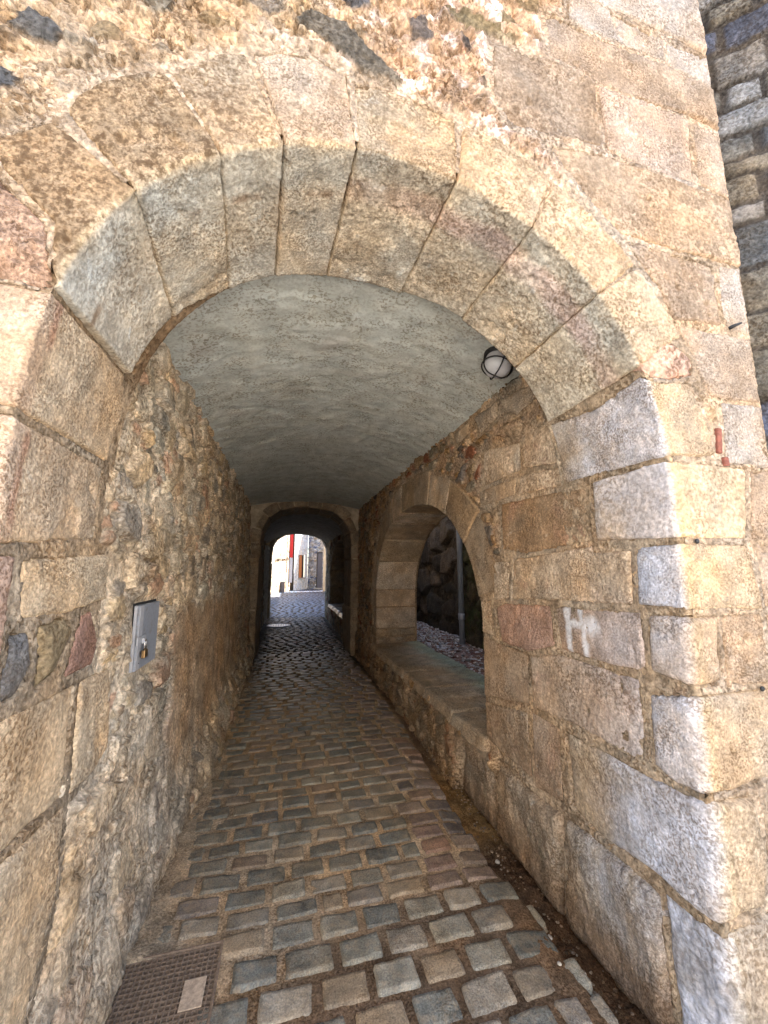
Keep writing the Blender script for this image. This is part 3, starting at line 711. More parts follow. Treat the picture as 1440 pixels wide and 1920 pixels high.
skin('rubble_facing', CF, fu, fv, front_hc, M_MORTAR, gate, keepf=lambda U, W: CA.signed(U, W) > .03, polys=BLK[id(CF)] + a_front, joint=-.004, jc=(.45, .36, .27))
def arch_hc(U, W, P):
    n = fbm(P[..., 0] + P[..., 1], P[..., 2], 20, 4, 71, .6)
    c = np.empty(U.shape + (4,)); c[..., :3] = lerp(np.array((.38, .29, .195)) * (1 + .35 * n)[..., None], np.array((.22, .15, .09)) * (1 + .35 * n)[..., None], sst(2.42, 2.5, U) * sst(4.9, 4.8, U)); c[..., 3] = .2
    return -.006 + .006 * n, c
skin('bedding_mortar', CA, spaced(0, TA, lambda x: .009), spaced(-.56, .06, lambda x: .009), arch_hc, M_MORTAR, gate, polys=BLK[id(CA)], joint=lambda U: -.006 - .012 * sst(2.42, 2.5, U) * sst(4.9, 4.8, U))
# the solid core of the wall
bm = bmesh.new()
def poly_prism(bm, pts, y0, y1):
    a = [bm.verts.new((x, y0, z)) for x, z in pts]; b = [bm.verts.new((x, y1, z)) for x, z in pts]
    n = len(pts)
    bm.faces.new(a[::-1]); bm.faces.new(b)
    for i in range(n): bm.faces.new((a[i], a[(i + 1) % n], b[(i + 1) % n], b[i]))
off = CA.p[::40] + CA.nr[::40] * .062
poly_prism(bm, [(1.80, -.25)] + [tuple(p) for p in off] + [(-6, -.25), (-6, 5.4), (1.80, 5.4)], YF + .062, YF + .56)
bm.normal_update(); bmesh.ops.triangulate(bm, faces=[f for f in bm.faces if len(f.verts) > 4])
core_mat = simple('core_stone', (.36, .28, .19), .95, 0, .3, 8, .5)
bm_obj('wall_core', bm, core_mat, gate)
# slivers of red brick in the joint, the iron pin and the black plugs
bm = bmesh.new(); add_box(bm, (1.572, YF + .009, 1.985), (.022, .03, .10), Matrix.Rotation(.13, 3, 'Y'), .004); bm_obj('brick_sliver', bm, simple('red_brick', (.22, .075, .05), .9, 0, .3, 60, .4), gate, True)
bm = bmesh.new(); add_box(bm, (1.592, YF + .009, 1.905), (.025, .03, .035), Matrix.Rotation(-.1, 3, 'Y'), .004); bm_obj('brick_sliver', bm, bpy.data.materials['red_brick'], gate, True)
bm = bmesh.new(); add_tube(bm, [(1.715, YF + .02, 2.475), (1.722, YF - .012, 2.478), (1.748, YF - .022, 2.488)], [.007, .007, .004], 8); bm_obj('iron_pin', bm, M_WIRE, gate, True)
for (x, z) in ((1.401, 1.601), (1.613, 1.094)):
    bm = bmesh.new(); bmesh.ops.create_uvsphere(bm, u_segments=12, v_segments=8, radius=.009, matrix=Matrix.Translation((x, YF - .004, z)) @ Matrix.Diagonal((1, .6, 1, 1))); bm_obj('wall_plug', bm, M_BLACK, gate, True)

# ------------------------------------------------------------------ LEFT WALL OF THE PASSAGE
lw = thing('rubble_wall', 'rough rubble wall of mixed stones with ochre render, left side of the passage behind the meter box', 'wall', (-.6, 4.4, 0))
def left_hc(U, W, P):
    h, c = rubble(U, W, 11, PAL_LEFT, (.52, .42, .30), w1=.20, h1=.145, pres=.72, w2=.075, h2=.055, pres2=.6, amp1=.030, amp2=.016, rough=.012, smear=.8, sthr=-.02, dull=.25, warp=.6)
    # pale pebbly mortar high up, vertical streaks
    up = sst(1.55, 1.9, W + .2 * fbm(U, W, 3, 3, 3))
    # ochre render, lower middle
    n = fbm(U, W, 3.5, 4, 15, .6)
    m = sst(2.45, 2.62, U + .10 * n) * sst(1.32, 1.2, W + .15 * n) * sst(.25, .42, W + .18 * n) * sst(6.4, 5.0, U)
    h = h * (1 - .85 * m) + m * (.012 + .004 * n)
    c[..., :3] = lerp(c[..., :3], np.array((.43, .285, .165)) * (1 + .35 * n + .2 * fbm(U, W * .4, 14, 4, 16, .6))[..., None], m * .75); c[..., 3] *= (1 - .5 * m)
    # grey flush repair near the top
    g = sst(.03, .012, np.abs(U - 2.0 + .03 * n - .0 * W) - .02) * sst(1.78, 1.85, W) * sst(2.48, 2.40, W)
    h = h * (1 - g) - .006 * g; c[..., :3] = lerp(c[..., :3], (.26, .225, .17), g * .9)
    # battered foot
    h = h + (.10 + .03 * n) * sst(.5, .02, W) ** 1.3
    fl = sst(1.0, .45, W + .12 * n) * sst(3.4, 2.4, U)
    st = fbm(U * 2.2, W * .6, 9, 4, 23, .6)
    h = h * (1 - .5 * fl) + fl * .010 * st
    c[..., :3] = lerp(c[..., :3], np.array((.50, .40, .29)) * (1 + .35 * st)[..., None], fl * .55)
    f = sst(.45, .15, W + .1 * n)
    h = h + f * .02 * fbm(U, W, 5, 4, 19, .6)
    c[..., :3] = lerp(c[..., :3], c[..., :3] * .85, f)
    # wall flattened round the meter box, colour lightened all over
    bd = poly_sdf(U, W, np.array([(1.885, 1.05), (2.215, 1.05), (2.215, 1.368), (1.885, 1.368)])) + .006 * fbm(U, W, 20, 3, 27)
    bk = sst(-.035, .0, bd); h = h * (1 - bk) + (-.001 + .002 * fbm(U, W, 30, 3, 28)) * bk
    c[..., :3] *= 1.15
    return h, c
lpol = [np.array([(YF - s, 7.06 - t) for t, s in p]) for p in BLK[id(CA)] if p[:, 0].min() > 4.84]
box_hole = np.array([(1.905, 1.065), (2.20, 1.065), (2.20, 1.35), (1.905, 1.35)])
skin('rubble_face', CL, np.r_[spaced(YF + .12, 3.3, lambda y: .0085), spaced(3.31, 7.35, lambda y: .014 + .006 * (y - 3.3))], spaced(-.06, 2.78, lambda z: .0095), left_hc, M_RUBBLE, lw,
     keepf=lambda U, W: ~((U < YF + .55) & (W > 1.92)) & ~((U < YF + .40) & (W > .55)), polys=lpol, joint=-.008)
bm = bmesh.new(); add_box(bm, (-.86, 4.5, 1.45), (.3, 5.7, 3.3)); bm_obj('wall_core', bm, core_mat, lw)

# ------------------------------------------------------------------ THE VAULT
def vz(x, y):
    f = np.clip((y - 1.6) / 5.6, 0, 1); rise = .26 - .15 * f
    return 2.655 + rise * (1 - ((x - .33) / 1.0) ** 2)
vt = thing('vaulted_ceiling', 'smooth grey cement plaster vault over the front half of the passage', 'ceiling', (.33, 4.4, 2.8))
def vault_mesh():
    u = spaced(-.80, 1.46, lambda x: .016); v = spaced(1.55, 7.3, lambda y: .014 + .006 * max(0, y - 3))
    U, W = np.meshgrid(u, v, indexing='ij')
    z = vz(U, W)
    n1 = fbm(U, W * .55, 2.2, 4, 201, .55); n2 = fbm(U, W * 1.6, 7, 4, 202, .55); n3 = fbm(U * .6, W * 2.2, 20, 3, 203)
    # trowel ridges running across, and daubed patches
    f1, f2, ci, cj, dx, dy = worley(U / .34 + .4 * n1, W / .26 + .3 * n2, 206)
    daub = (rnd(ci, cj, 206, 4) - .5) * sst(0, .25, f2 - f1) + (dx * (rnd(ci, cj, 206, 5) - .5) + dy * (rnd(ci, cj, 206, 6) - .5)) * 1.2
    h = .014 * n1 + .010 * n2 + .0028 * n3 + .010 * daub
    edge = np.minimum(U + .67, 1.32 - U)
    z = z - h
    c = np.empty(U.shape + (4,)); c[..., :3] = np.array((.48, .51, .475)) * (1 + .17 * n1 + .09 * n2 + .10 * daub)[..., None]; c[..., 3] = np.clip(.1 + .3 * n2 + .25 * daub, 0, .6)
    red = sst(.25, .5, fbm(U, W, 3, 3, 207)) * .35; c[..., :3] = lerp(c[..., :3], (.40, .35, .30), red)
    V = np.stack([U, W, z], -1).reshape(-1, 3)
    q, used = grid_faces(len(u), len(v), np.ones(U.shape, bool))
    q = orient(V, q, np.tile((0, 0, -1.), (len(V), 1)))
    mesh_obj('plaster_soffit', V, q, M_VAULT, vt, c.reshape(-1, 4))
vault_mesh()
bm = bmesh.new(); add_box(bm, (.33, 4.5, 3.35), (3.0, 5.75, .6)); bm_obj('vault_fill', bm, core_mat, vt)

# ------------------------------------------------------------------ RIGHT WALL WITH THE SIDE ARCH
rw = thing('ashlar_wall', 'tan block wall with an open round side arch and a rough footing, right side of the passage', 'wall', (XR, 4.2, 0))
OCH = (.56, .42, .275); OCD = (.53, .385, .24)
def dirty(U, W, P, d, c, seed):
    n = fbm(P[..., 1], P[..., 2], 4, 4, 620, .6)
    c[..., :3] = lerp(c[..., :3], (.46, .28, .20), sst(.1, .45, n) * .5)
    m = sst(1.75, 1.25, P[..., 1] + .12 * n) * .5 * sst(1.5, 1.2, P[..., 2])
    c[..., :3] = lerp(c[..., :3], (.54, .50, .50), np.clip(m, 0, .5))
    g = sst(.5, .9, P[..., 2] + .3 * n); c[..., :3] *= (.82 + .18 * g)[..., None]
    return c
RB = [
 ([(1.895, 2.325), (1.665, 2.26), (1.60, 2.03), (1.924, 2.083)], OCH), ([(2.375, 2.345), (1.935, 2.255), (1.945, 2.075), (2.402, 2.083)], OCH), ([(1.965, 2.058), (1.60, 2.02), (1.60, 1.917), (1.985, 1.935)], OCH), ([(2.404, 2.061), (1.992, 2.058), (2.013, 1.941), (2.413, 1.94)], OCD),
 ([(2.164, 1.92), (1.425, 1.887), (1.44, 1.626), (1.944, 1.587), (2.189, 1.63)], (.38, .235, .115)), ([(2.08, 1.573), (1.96, 1.577), (1.445, 1.612), (1.43, 1.582), (1.245, 1.58), (1.253, 1.361), (1.568, 1.35), (2.126, 1.318)], OCD), ([(2.307, 1.559), (2.11, 1.561), (2.137, 1.32), (2.321, 1.297)], OCH),
 ([(2.291, 1.259), (2.193, 1.3), (1.752, 1.327), (1.738, 1.118), (1.969, 1.046), (2.245, 1.052)], (.47, .28, .19)), ([(1.728, 1.326), (1.225, 1.345), (1.225, 1.12), (1.381, 1.106), (1.702, 1.112)], (.46, .31, .20)),
 ([(1.95, 1.035), (1.703, 1.095), (1.383, 1.09), (1.255, 1.095), (1.255, .90), (1.275, .799), (1.328, .776), (1.56, .785), (1.956, .766)], (.45, .32, .205)),
 ([(1.973, .744), (1.74, .745), (1.745, .4), (1.975, .36)], (.43, .30, .19)),
]
for i, (poly, tint) in enumerate(RB):
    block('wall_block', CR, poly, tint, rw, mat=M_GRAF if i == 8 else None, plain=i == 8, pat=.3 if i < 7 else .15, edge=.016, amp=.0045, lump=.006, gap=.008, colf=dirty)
def foot_col(U, W, P, d, c, seed):
    n = fbm(U, W, 6, 4, 661, .6); st = fbm(U * 1.5, W * .5, 10, 4, 662, .6)
    m = sst(1.78, 1.35, U + .15 * n) * np.clip(.5 + 1.2 * st, 0, 1)
    c[..., :3] = lerp(c[..., :3], np.array((.55, .54, .56)), m * .75)
    g = sst(.05, .3, st) * sst(.3, .0, W); c[..., :3] = lerp(c[..., :3], (.17, .18, .13), g * .5)
    e = sst(.16, .0, W + .05 * n); c[..., :3] = lerp(c[..., :3], (.22, .14, .08), e * .8)
    return c
for poly, tint in (([(1.25, -.1), (1.26, .36), (1.45, .375), (1.73, .355), (1.76, -.1)], (.40, .31, .21)), ([(1.785, -.1), (1.755, .35), (2.0, .33), (2.30, .335), (2.36, .2), (2.37, -.1)], (.36, .265, .17)), ([(2.385, -.1), (2.39, .22), (2.45, .345), (2.75, .33), (2.86, -.1)], (.33, .235, .145))):
    block('footing_stone', CR, poly, tint, rw, pat=.35, h0=.032, edge=.05, amp=.007, lump=.016, wob=.016, gap=.01, colf=foot_col)
# blocks wrapping the near side of the side opening
tz = lambda z: TS - (z - .40)
for poly, tint in (([(tz(.655), -.62), (tz(.66), .0), (tz(.67), .05), (tz(.755), .52), (tz(1.03), .535), (tz(1.04), .25), (tz(1.06), .05), (tz(1.06), -.62)], (.42, .30, .19)),
                   ([(tz(.62), -.62), (tz(.64), .02), (tz(.73), .50), (tz(.37), .51), (tz(.39), .1), (tz(.41), -.62)], (.40, .28, .17)),
                   ([(tz(1.07), -.62), (tz(1.07), .05), (tz(1.06), .18), (tz(1.27), .175), (tz(1.30), -.02), (tz(1.30), -.62)], OCH)):
    block('jamb_stone', CS, poly, tint, rw, pat=.18, edge=.02, r=.03, gap=.008, res=.010, colf=dirty)
# ring of the side arch
tl = tz(1.31); tr = 1.0 * (TS - tl) - .10
cuts = [tr + (tl - tr) * k / 9 for k in range(10)]
for k in range(9):
    a, b = cuts[k], cuts[k + 1]
    jit = .03 * math.sin(k * 5.1)
    block('side_voussoir', CS, [(a, .0), (a - .01, .33 + jit), (b + .01, .33 + .02 * math.sin(k * 3.)), (b, 0), (b, -.62), (a, -.62)], [OCH, (.40, .285, .165), (.42, .30, .18)][k % 3], rw, pat=.12, edge=.010, gap=.006, res=.012 if k > 3 else .016, amp=.003)
zz = [.40, .52, .64, .95, tr + .40]
for k in range(4):
    t0, t1 = zz[k] - .40, zz[k + 1] - .40
    block('jamb_stone', CS, [(t0, .2 + .08 * (k % 2)), (t1, .2 + .08 * (k % 2)), (t1, -.62), (t0, -.62)], [(.32, .22, .13), (.34, .24, .14), (.46, .33, .21), (.47, .345, .225)][k], rw, pat=.25 if k < 2 else .08, edge=.012, gap=.008, res=.016, wob=.008)
SPST = [[(2.12, 2.62), (1.80, 2.56), (1.74, 2.45), (1.95, 2.43), (2.14, 2.50)], [(2.52, 2.64), (2.16, 2.62), (2.17, 2.50), (2.40, 2.47)], [(2.86, 2.64), (2.56, 2.63), (2.58, 2.53), (2.80, 2.51)]]
for p in SPST: block('spring_stone', CR, p, (.44, .34, .23), rw, pat=.1, h0=.02, edge=.05, amp=.005, wob=.015)
def right_hc(U, W, P):
    h, c = rubble(U, W, 12, PAL_WARM * np.array((1.1, .95, .82)), (.42, .30, .20), w1=.19, h1=.12, pres=.7, w2=.07, h2=.05, pres2=.6, amp1=.026, amp2=.016, rough=.009)
    n = fbm(U, W, 3.5, 4, 25, .6)
    foot = sst(.46, .24, W + .05 * n)
    h = h + (.055 + .03 * n) * foot
    # footing of long rough stones, brown with earth
    c[..., :3] = lerp(c[..., :3], np.array((.28, .19, .11)) * (1 + .5 * n)[..., None], foot * .6)
    return h, c
spol = [np.stack([np.interp(p[:, 0], CS.T, CS.p[:, 0]) + np.maximum(p[:, 1], -.06) * np.interp(p[:, 0], CS.T, CS.nr[:, 0]), np.interp(p[:, 0], CS.T, CS.p[:, 1]) + np.maximum(p[:, 1], -.06) * np.interp(p[:, 0], CS.T, CS.nr[:, 1])], -1) for p in BLK[id(CS)]]
apol = [np.array([(YF - s, t - .2) for t, s in p if True]) for p in BLK[id(CA)] if p[:, 0].max() < 2.45]
skin('rubble_face', CR, np.r_[spaced(YF + .03, 3.3, lambda y: .0085), spaced(3.31, 7.35, lambda y: .014 + .006 * (y - 3.3))], spaced(-.1, 2.80, lambda z: .0095), right_hc, M_RUBBLE, rw,
     keepf=lambda U, W: (CS.signed(U, W) > .03) & ~((U < YF + .5) & (W > 1.85)) | ((W < .40) & (U > 1.4)), polys=BLK[id(CR)] + spol + apol, joint=-.004, jc=(.42, .325, .225))
def side_hc(U, W, P):
    n = fbm(P[..., 0] + P[..., 1], P[..., 2], 20, 4, 72, .6)
    c = np.empty(U.shape + (4,)); c[..., :3] = np.array((.33, .235, .15)) * (1 + .35 * n)[..., None]; c[..., 3] = .2
    return -.008 + .005 * n, c
skin('bedding_mortar', CS, spaced(0, TS, lambda x: .014), spaced(-.64, .06, lambda x: .014), side_hc, M_MORTAR, rw, polys=BLK[id(CS)])
def xprism(bm, pts, x0, x1):
    a = [bm.verts.new((x0, y, z)) for y, z in pts]; b = [bm.verts.new((x1, y, z)) for y, z in pts]; n = len(pts)
    bm.faces.new(a); bm.faces.new(b[::-1])
    for i in range(n): bm.faces.new((a[i], b[i], b[(i + 1) % n], a[(i + 1) % n]))
bm = bmesh.new()
off = CS.p[::40] + CS.nr[::40] * .062
xprism(bm, [(7.3, .36), (7.3, 3.65), (1.62, 3.65), (1.62, .36)] + [tuple(p) for p in off[::-1]], XR + .062, XR + .63)
add_box(bm, (XR + .34, 4.4, .1), (.5, 5.7, .5))
bm.normal_update(); bmesh.ops.triangulate(bm, faces=[f for f in bm.faces if len(f.verts) > 4])
bm_obj('wall_core', bm, core_mat, rw)

# the stone ledge in the side opening: long worn slabs
led = thing('stone_ledge', 'long worn ledge of flat slabs in the open side arch, greenish at its outer edge', 'ledge', (1.65, 4.1, .42))
CT = Flat((0, 0, .425), (1, 0, 0), (0, 1, 0), (0, 0, 1))
def ledge_col(U, W, P, d, c, seed):
    n = fbm(U, W, 4, 4, 640, .6)
    g = sst(1.62, 1.92, U + .12 * n); c[..., :3] = lerp(c[..., :3], np.array((.20, .26, .20)) * (1 + .3 * n)[..., None], g * .8)
    return c
yy = [2.44, 2.95, 3.55, 4.2, 4.95, 5.86]
for k in range(5):
    y0, y1 = yy[k], yy[k + 1]
    block('ledge_slab', CT, [(1.275, y0), (1.275 + .01 * math.sin(k * 3), y1), (2.0, y1), (2.02, y0)], (.36, .28, .19), led, pat=.15, edge=.03, gap=.006, amp=.003, lump=.008, res=.012, colf=ledge_col)
bm = bmesh.new()
xprism(bm, [(2.46, .30), (5.84, .30), (5.84, .405), (2.46, .405)], 1.285, 2.0)
bm_obj('ledge_bed', bm, core_mat, led)

# ------------------------------------------------------------------ SECOND STRETCH OF THE PASSAGE
def arch_band(name, label, y0, y1, xl, xr, zs, zc, XL, XRr, top, tint, res=.03):
    """a cross arch: face ring with joints, soffit, and wall round it"""
    root = thing(name, label, 'archway', ((xl + xr) / 2, y0, 0))
    c = [(xr, -.1), (xr, zs * .5)]
    for i in range(25):
        a = math.pi * i / 24; ca, sa = math.cos(a), math.sin(a)
        c.append(((xl + xr) / 2 + (xr - xl) / 2 * math.copysign(abs(ca) ** .8, ca), zs + (zc - zs) * abs(sa) ** .8))
    c += [(xl, zs * .5), (xl, -.1)]
    ch = Arris(c, lambda w: np.stack([w[..., 0], np.full(w.shape[:-1], y0), w[..., 1]], -1), (0, -1, 0), (0, 1, 0), .02)
    T = ch.T[-1]; dep = y1 - y0
    nb = 13; s0 = zs * .9
    cuts = [0, s0 * .5] + list(np.linspace(s0, T - s0, nb)) + [T - s0 * .5, T]
    for k in range(len(cuts) - 1):
        w = .17 + .03 * math.sin(k * 2.7)
        block('voussoir' if 1 < k < len(cuts) - 3 else 'jamb_stone', ch, [(cuts[k], -dep), (cuts[k + 1], -dep), (cuts[k + 1], w), (cuts[k], w)], [tint, tuple(np.array(tint) * .85), tuple(np.array(tint) * 1.1)][k % 3], root, res=res, edge=.02, gap=.01, pat=.25, amp=.006, lump=.01)
    bm = bmesh.new()
    off = ch.p[::40] + ch.nr[::40] * .035
    poly_prism(bm, [(XRr, -.15)] + [tuple(p) for p in off] + [(XL, -.15), (XL, top), (XRr, top)], y0 + .025, y1)
    bm.normal_update(); bmesh.ops.triangulate(bm, faces=[f for f in bm.faces if len(f.verts) > 4])
    bm_obj('wall_core', bm, core_mat, root)
    return root
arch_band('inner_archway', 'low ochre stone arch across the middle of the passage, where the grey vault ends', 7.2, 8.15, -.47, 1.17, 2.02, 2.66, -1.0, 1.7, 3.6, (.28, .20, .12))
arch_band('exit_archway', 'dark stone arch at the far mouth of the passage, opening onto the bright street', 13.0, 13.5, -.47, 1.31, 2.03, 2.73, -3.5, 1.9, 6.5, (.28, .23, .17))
lw2 = thing('rubble_wall', 'dark rubble wall beyond the inner arch, holding the weathered plank door', 'wall', (-.6, 10.5, 0))
def dark_hc(sd):
    def f(U, W, P):
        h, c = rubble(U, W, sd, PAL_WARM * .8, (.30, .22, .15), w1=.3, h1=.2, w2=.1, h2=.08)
        return h, c
    return f
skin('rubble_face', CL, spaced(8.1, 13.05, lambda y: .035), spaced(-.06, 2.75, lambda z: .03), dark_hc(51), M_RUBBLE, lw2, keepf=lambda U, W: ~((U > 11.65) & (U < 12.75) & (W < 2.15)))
bm = bmesh.new(); add_box(bm, (-.95, 10.6, 1.6), (.5, 5.0, 3.6)); bm_obj('wall_core', bm, core_mat, lw2)
dr = thing('plank_door', 'weathered pale grey plank door in the left wall near the bright exit', 'door', (-.63, 12.2, 0))
bm = bmesh.new()
for k in range(6): add_box(bm, (-.60, 11.75 + .18 * k, 1.05), (.04, .174, 2.08), None, .006)
bm_obj('door_planks', bm, M_OLDWOOD, dr)
bm = bmesh.new(); add_box(bm, (-.58, 11.66, 1.06), (.10, .06, 2.14), None, .008); add_box(bm, (-.58, 12.74, 1.06), (.10, .06, 2.14), None, .008); add_box(bm, (-.58, 12.2, 2.17), (.10, 1.14, .07), None, .008); bm_obj('door_frame', bm, M_OLDWOOD, dr)
rw2 = thing('niche_wall', 'dark stone wall with a blocked round niche beyond the inner arch, right of the passage', 'wall', (1.3, 10.3, 0))
C2 = Flat((1.30, 0, 0), (0, 1, 0), (0, 0, 1), (-1, 0, 0))
skin('rubble_face', C2, spaced(8.1, 13.05, lambda y: .035), spaced(-.08, 2.75, lambda z: .03), dark_hc(52), M_RUBBLE, rw2, keepf=lambda U, W: (CN.signed(U, W) > .02) | (W < .5))
TN = CN.T[-1]
for k in range(12):
    a, b = TN * k / 12, TN * (k + 1) / 12
    block('side_voussoir', CN, [(a, -.45), (b, -.45), (b, .28), (a, .28)], (.36, .27, .17), rw2, res=.035, edge=.02, gap=.01, pat=.2)
C3 = Flat((1.76, 0, 0), (0, 1, 0), (0, 0, 1), (-1, 0, 0))
skin('niche_back', C3, spaced(8.2, 12.0, lambda y: .03), spaced(.3, 2.5, lambda z: .03), lambda U, W, P: rubble(U, W, 53, PAL_WARM, (.33, .26, .18), w1=.5, h1=.38, pres=.9), M_RUBBLE, rw2)
bm = bmesh.new(); add_box(bm, (2.05, 10.6, 2.0), (.5, 5.0, 4.6)); add_box(bm, (1.56, 10.1, .02), (.48, 3.7, .9)); bm_obj('wall_core', bm, core_mat, rw2)
l2 = thing('stone_ledge', 'dark shiny stone ledge inside the blocked niche far down the passage', 'ledge', (1.5, 10.1, .5))
CT2 = Flat((0, 0, .52), (1, 0, 0), (0, 1, 0), (0, 0, 1))
for k in range(3): block('ledge_slab', CT2, [(1.25, 8.25 + 1.22 * k), (1.25, 9.46 + 1.22 * k), (1.77, 9.46 + 1.22 * k), (1.77, 8.25 + 1.22 * k)], (.26, .23, .20), l2, mat=M_SETT, res=.035, edge=.03)
vt2 = thing('vaulted_ceiling', 'dark low vault between the inner arch and the street end of the passage', 'ceiling', (.35, 10.6, 2.7))
def vault2():
    u = spaced(-.72, 1.42, lambda x: .04); v = spaced(8.1, 13.1, lambda y: .05)
    U, W = np.meshgrid(u, v, indexing='ij')
    z = 2.28 + .40 * (1 - np.abs((U - .35) / 1.1) ** 2.2) + .02 * fbm(U, W, 3, 4, 221)
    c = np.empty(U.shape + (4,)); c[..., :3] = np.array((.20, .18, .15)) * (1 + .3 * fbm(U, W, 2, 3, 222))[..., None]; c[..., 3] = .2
    V = np.stack([U, W, z], -1).reshape(-1, 3); q, _ = grid_faces(len(u), len(v), np.ones(U.shape, bool)); q = orient(V, q, np.tile((0, 0, -1.), (len(V), 1)))
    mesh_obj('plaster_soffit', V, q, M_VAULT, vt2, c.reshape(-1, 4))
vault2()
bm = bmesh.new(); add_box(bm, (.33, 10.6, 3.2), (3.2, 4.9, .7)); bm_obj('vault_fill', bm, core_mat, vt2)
# small lamp at the far mouth
lamp2 = thing('wall_lamp', 'tiny pale lamp under the right shoulder of the far arch', 'lamp', (1.10, 12.93, 2.55))
bm = bmesh.new(); bmesh.ops.create_uvsphere(bm, u_segments=14, v_segments=10, radius=.06, matrix=Matrix.Translation((1.10, 12.86, 2.55))); bm_obj('globe', bm, M_GLOBE, lamp2, True)
bm = bmesh.new(); bmesh.ops.create_cone(bm, cap_ends=True, segments=16, radius1=.05, radius2=.045, depth=.12, matrix=Matrix.Translation((1.10, 12.95, 2.55)) @ Matrix.Rotation(R(90), 4, 'X')); bm_obj('base', bm, M_BLACK, lamp2, True)

# ------------------------------------------------------------------ THE LANE
def lane_z(x, y): return .018 * fbm(x, y, .8, 2, 701) * sst(30, 10, y) - .015
def build_setts():
    Vs, Fs, Cs = [], [], []; nb = 0
    g = np.random.default_rng(5)
    y = .80
    def cache(n, m):
        i = np.linspace(0, 1, n); j = np.linspace(0, 1, m)
        A, B = np.meshgrid(i, j, indexing='ij')
        q, _ = grid_faces(n, m, np.ones(A.shape, bool)); return A, B, q
    hi = cache(15, 11); mid = cache(10, 7); lo = cache(6, 4)
    row = 0
    while y < 31:
        pitch = .116 + g.uniform(-.012, .014) if y > 1.9 else .128 + g.uniform(-.010, .012)
        if y > 14: pitch = .17
        xl, xr = (-.62, 1.30) if 1.1 < y < 13.2 else ((-2.2, 2.4) if y < 1.1 else (-4.5, 6.0))
        if y > 13.2: xl, xr = -4.5, 5.0
        x = xl - .1 * (row % 2) - g.uniform(0, .05)
        A, B, q = hi if y < 3.6 else (mid if y < 7.5 else lo)
        while x < xr:
            w = (g.uniform(.175, .215) if y < 14 else g.uniform(.22, .32)) * (1.0 if g.random() > .04 else .6)
            if y < 1.9: w *= 1.03
            # keep clear of the gutter, the drain grate
            cx, cy = x + w / 2, y + pitch / 2
            gut = 1.03 + .10 * sst(2.2, 4.5, np.array(cy)) if cy > 1.2 else 1.03 + .1 * sst(1.4, 1.0, np.array(cy))
            edge_x = float(gut) + .075 + .065 * float(sst(2.2, 1.8, np.array(cy))) + .012 * math.sin(cy * 23)
            last = False
            if 1.0 < cy < 13 and x + w > edge_x:
                w = edge_x - x; cx = x + w / 2; last = True
            skip = last and w < .07
            skip |= (-.66 < cx < -.17) and (1.52 < cy < 1.94)
            skip |= math.hypot(cx + .15, cy - 11.2) < .32
            if not skip:
                gp = .013 if y < 14 else .02
                if y < 2.3: gp = .014
                sd = int(g.integers(0, 10000))
                sk = g.uniform(-.03, .03)
                a = x + gp / 2 + A * (w - gp); b = y + gp / 2 + B * (pitch - gp)
                rr = .010
                ex = np.minimum(A, 1 - A) * (w - gp); ey = np.minimum(B, 1 - B) * (pitch - gp)
                # rounded corners and worn outline
                k = 1 - np.sqrt(np.clip(1 - np.clip(1 - ex / rr, 0, 1) ** 2, 0, 1)); k2 = 1 - np.sqrt(np.clip(1 - np.clip(1 - ey / rr, 0, 1) ** 2, 0, 1))
                cxm, cym = x + w / 2, y + pitch / 2
                a = cxm + (a - cxm) * (1 - .03 * ((2 * B - 1) ** 4)) ; b = cym + (b - cym) * (1 - .07 * ((2 * A - 1) ** 6))
                a = a + .006 * perlin(a * 14, b * 14, None, sd) ; b = b + .005 * perlin(a * 14, b * 14, None, sd + 3)
                b = b + (a - cxm) * sk
                wave = .008 * perlin(np.full_like(a, 1.) * a * .9, np.full_like(a, y * .35), None, 55)
                b = b + wave
                top = g.uniform(-.004, .006)
                nz = fbm(a, b, 22, 3, sd, .6)
                z = top + .005 * nz - .012 * np.maximum(k, k2) + (A - .5) * g.uniform(-.008, .008) + (B - .5) * g.uniform(-.006, .006)
                z = np.where((ex < 1e-6) | (ey < 1e-6), z - .02, z)
                z = z + lane_z(a, b) + .012
                if 1.0 < cy < 13: z = z - .02 * sst(gut - .08, gut + .1, a)
                Vs.append(np.stack([a, b, z], -1).reshape(-1, 3)); Fs.append(q + nb); nb += A.size
                t = g.random()
                base = np.array((.135, .125, .098)) if t < .45 else (np.array((.092, .092, .078)) if t < .7 else (np.array((.15, .13, .10)) if t < .94 else np.array((.17, .13, .085))))
                if g.random() < .25: base = base * np.array((1.0, .93, .95)) 
                base = base * g.uniform(.85, 1.2) * 1.55
                if cy < 2.0 : base = base * 1.1
                if cy > 13: base = np.array((.10, .145, .22)) * g.uniform(.8, 1.2)  # blue sky sheen of the street painted into the sett colour
                if cx > .75 and cy > 1.9: base = base * np.array((1.0, .86, .9))
                # sandy dust caught on the stones, more towards the walls and edges
                dust = np.clip(.12 + .5 * nz + .75 * np.maximum(k, k2) + .6 * sst(-.25, -.5, a) + .35 * sst(5, 2.5, b), 0, 1)
                c = np.empty(a.shape + (4,)); c[..., :3] = base * (1 + .4 * nz)[..., None]; c[..., 3] = dust * .75
                Cs.append(c.reshape(-1, 4))
            x += w
            if last: break
        y += pitch; row += 1
    V = np.concatenate(Vs); Q = np.concatenate(Fs); C = np.clip(np.concatenate(Cs), .004, .9)
    Q = orient(V, Q, np.tile((0, 0, 1.), (len(V), 1)))
    o = mesh_obj('cobbled_lane', V, Q, M_SETT, None, C)
    tag(o, 'rows of worn grey-green granite setts paving the lane through the passage', 'paving', kind='structure')
build_setts()
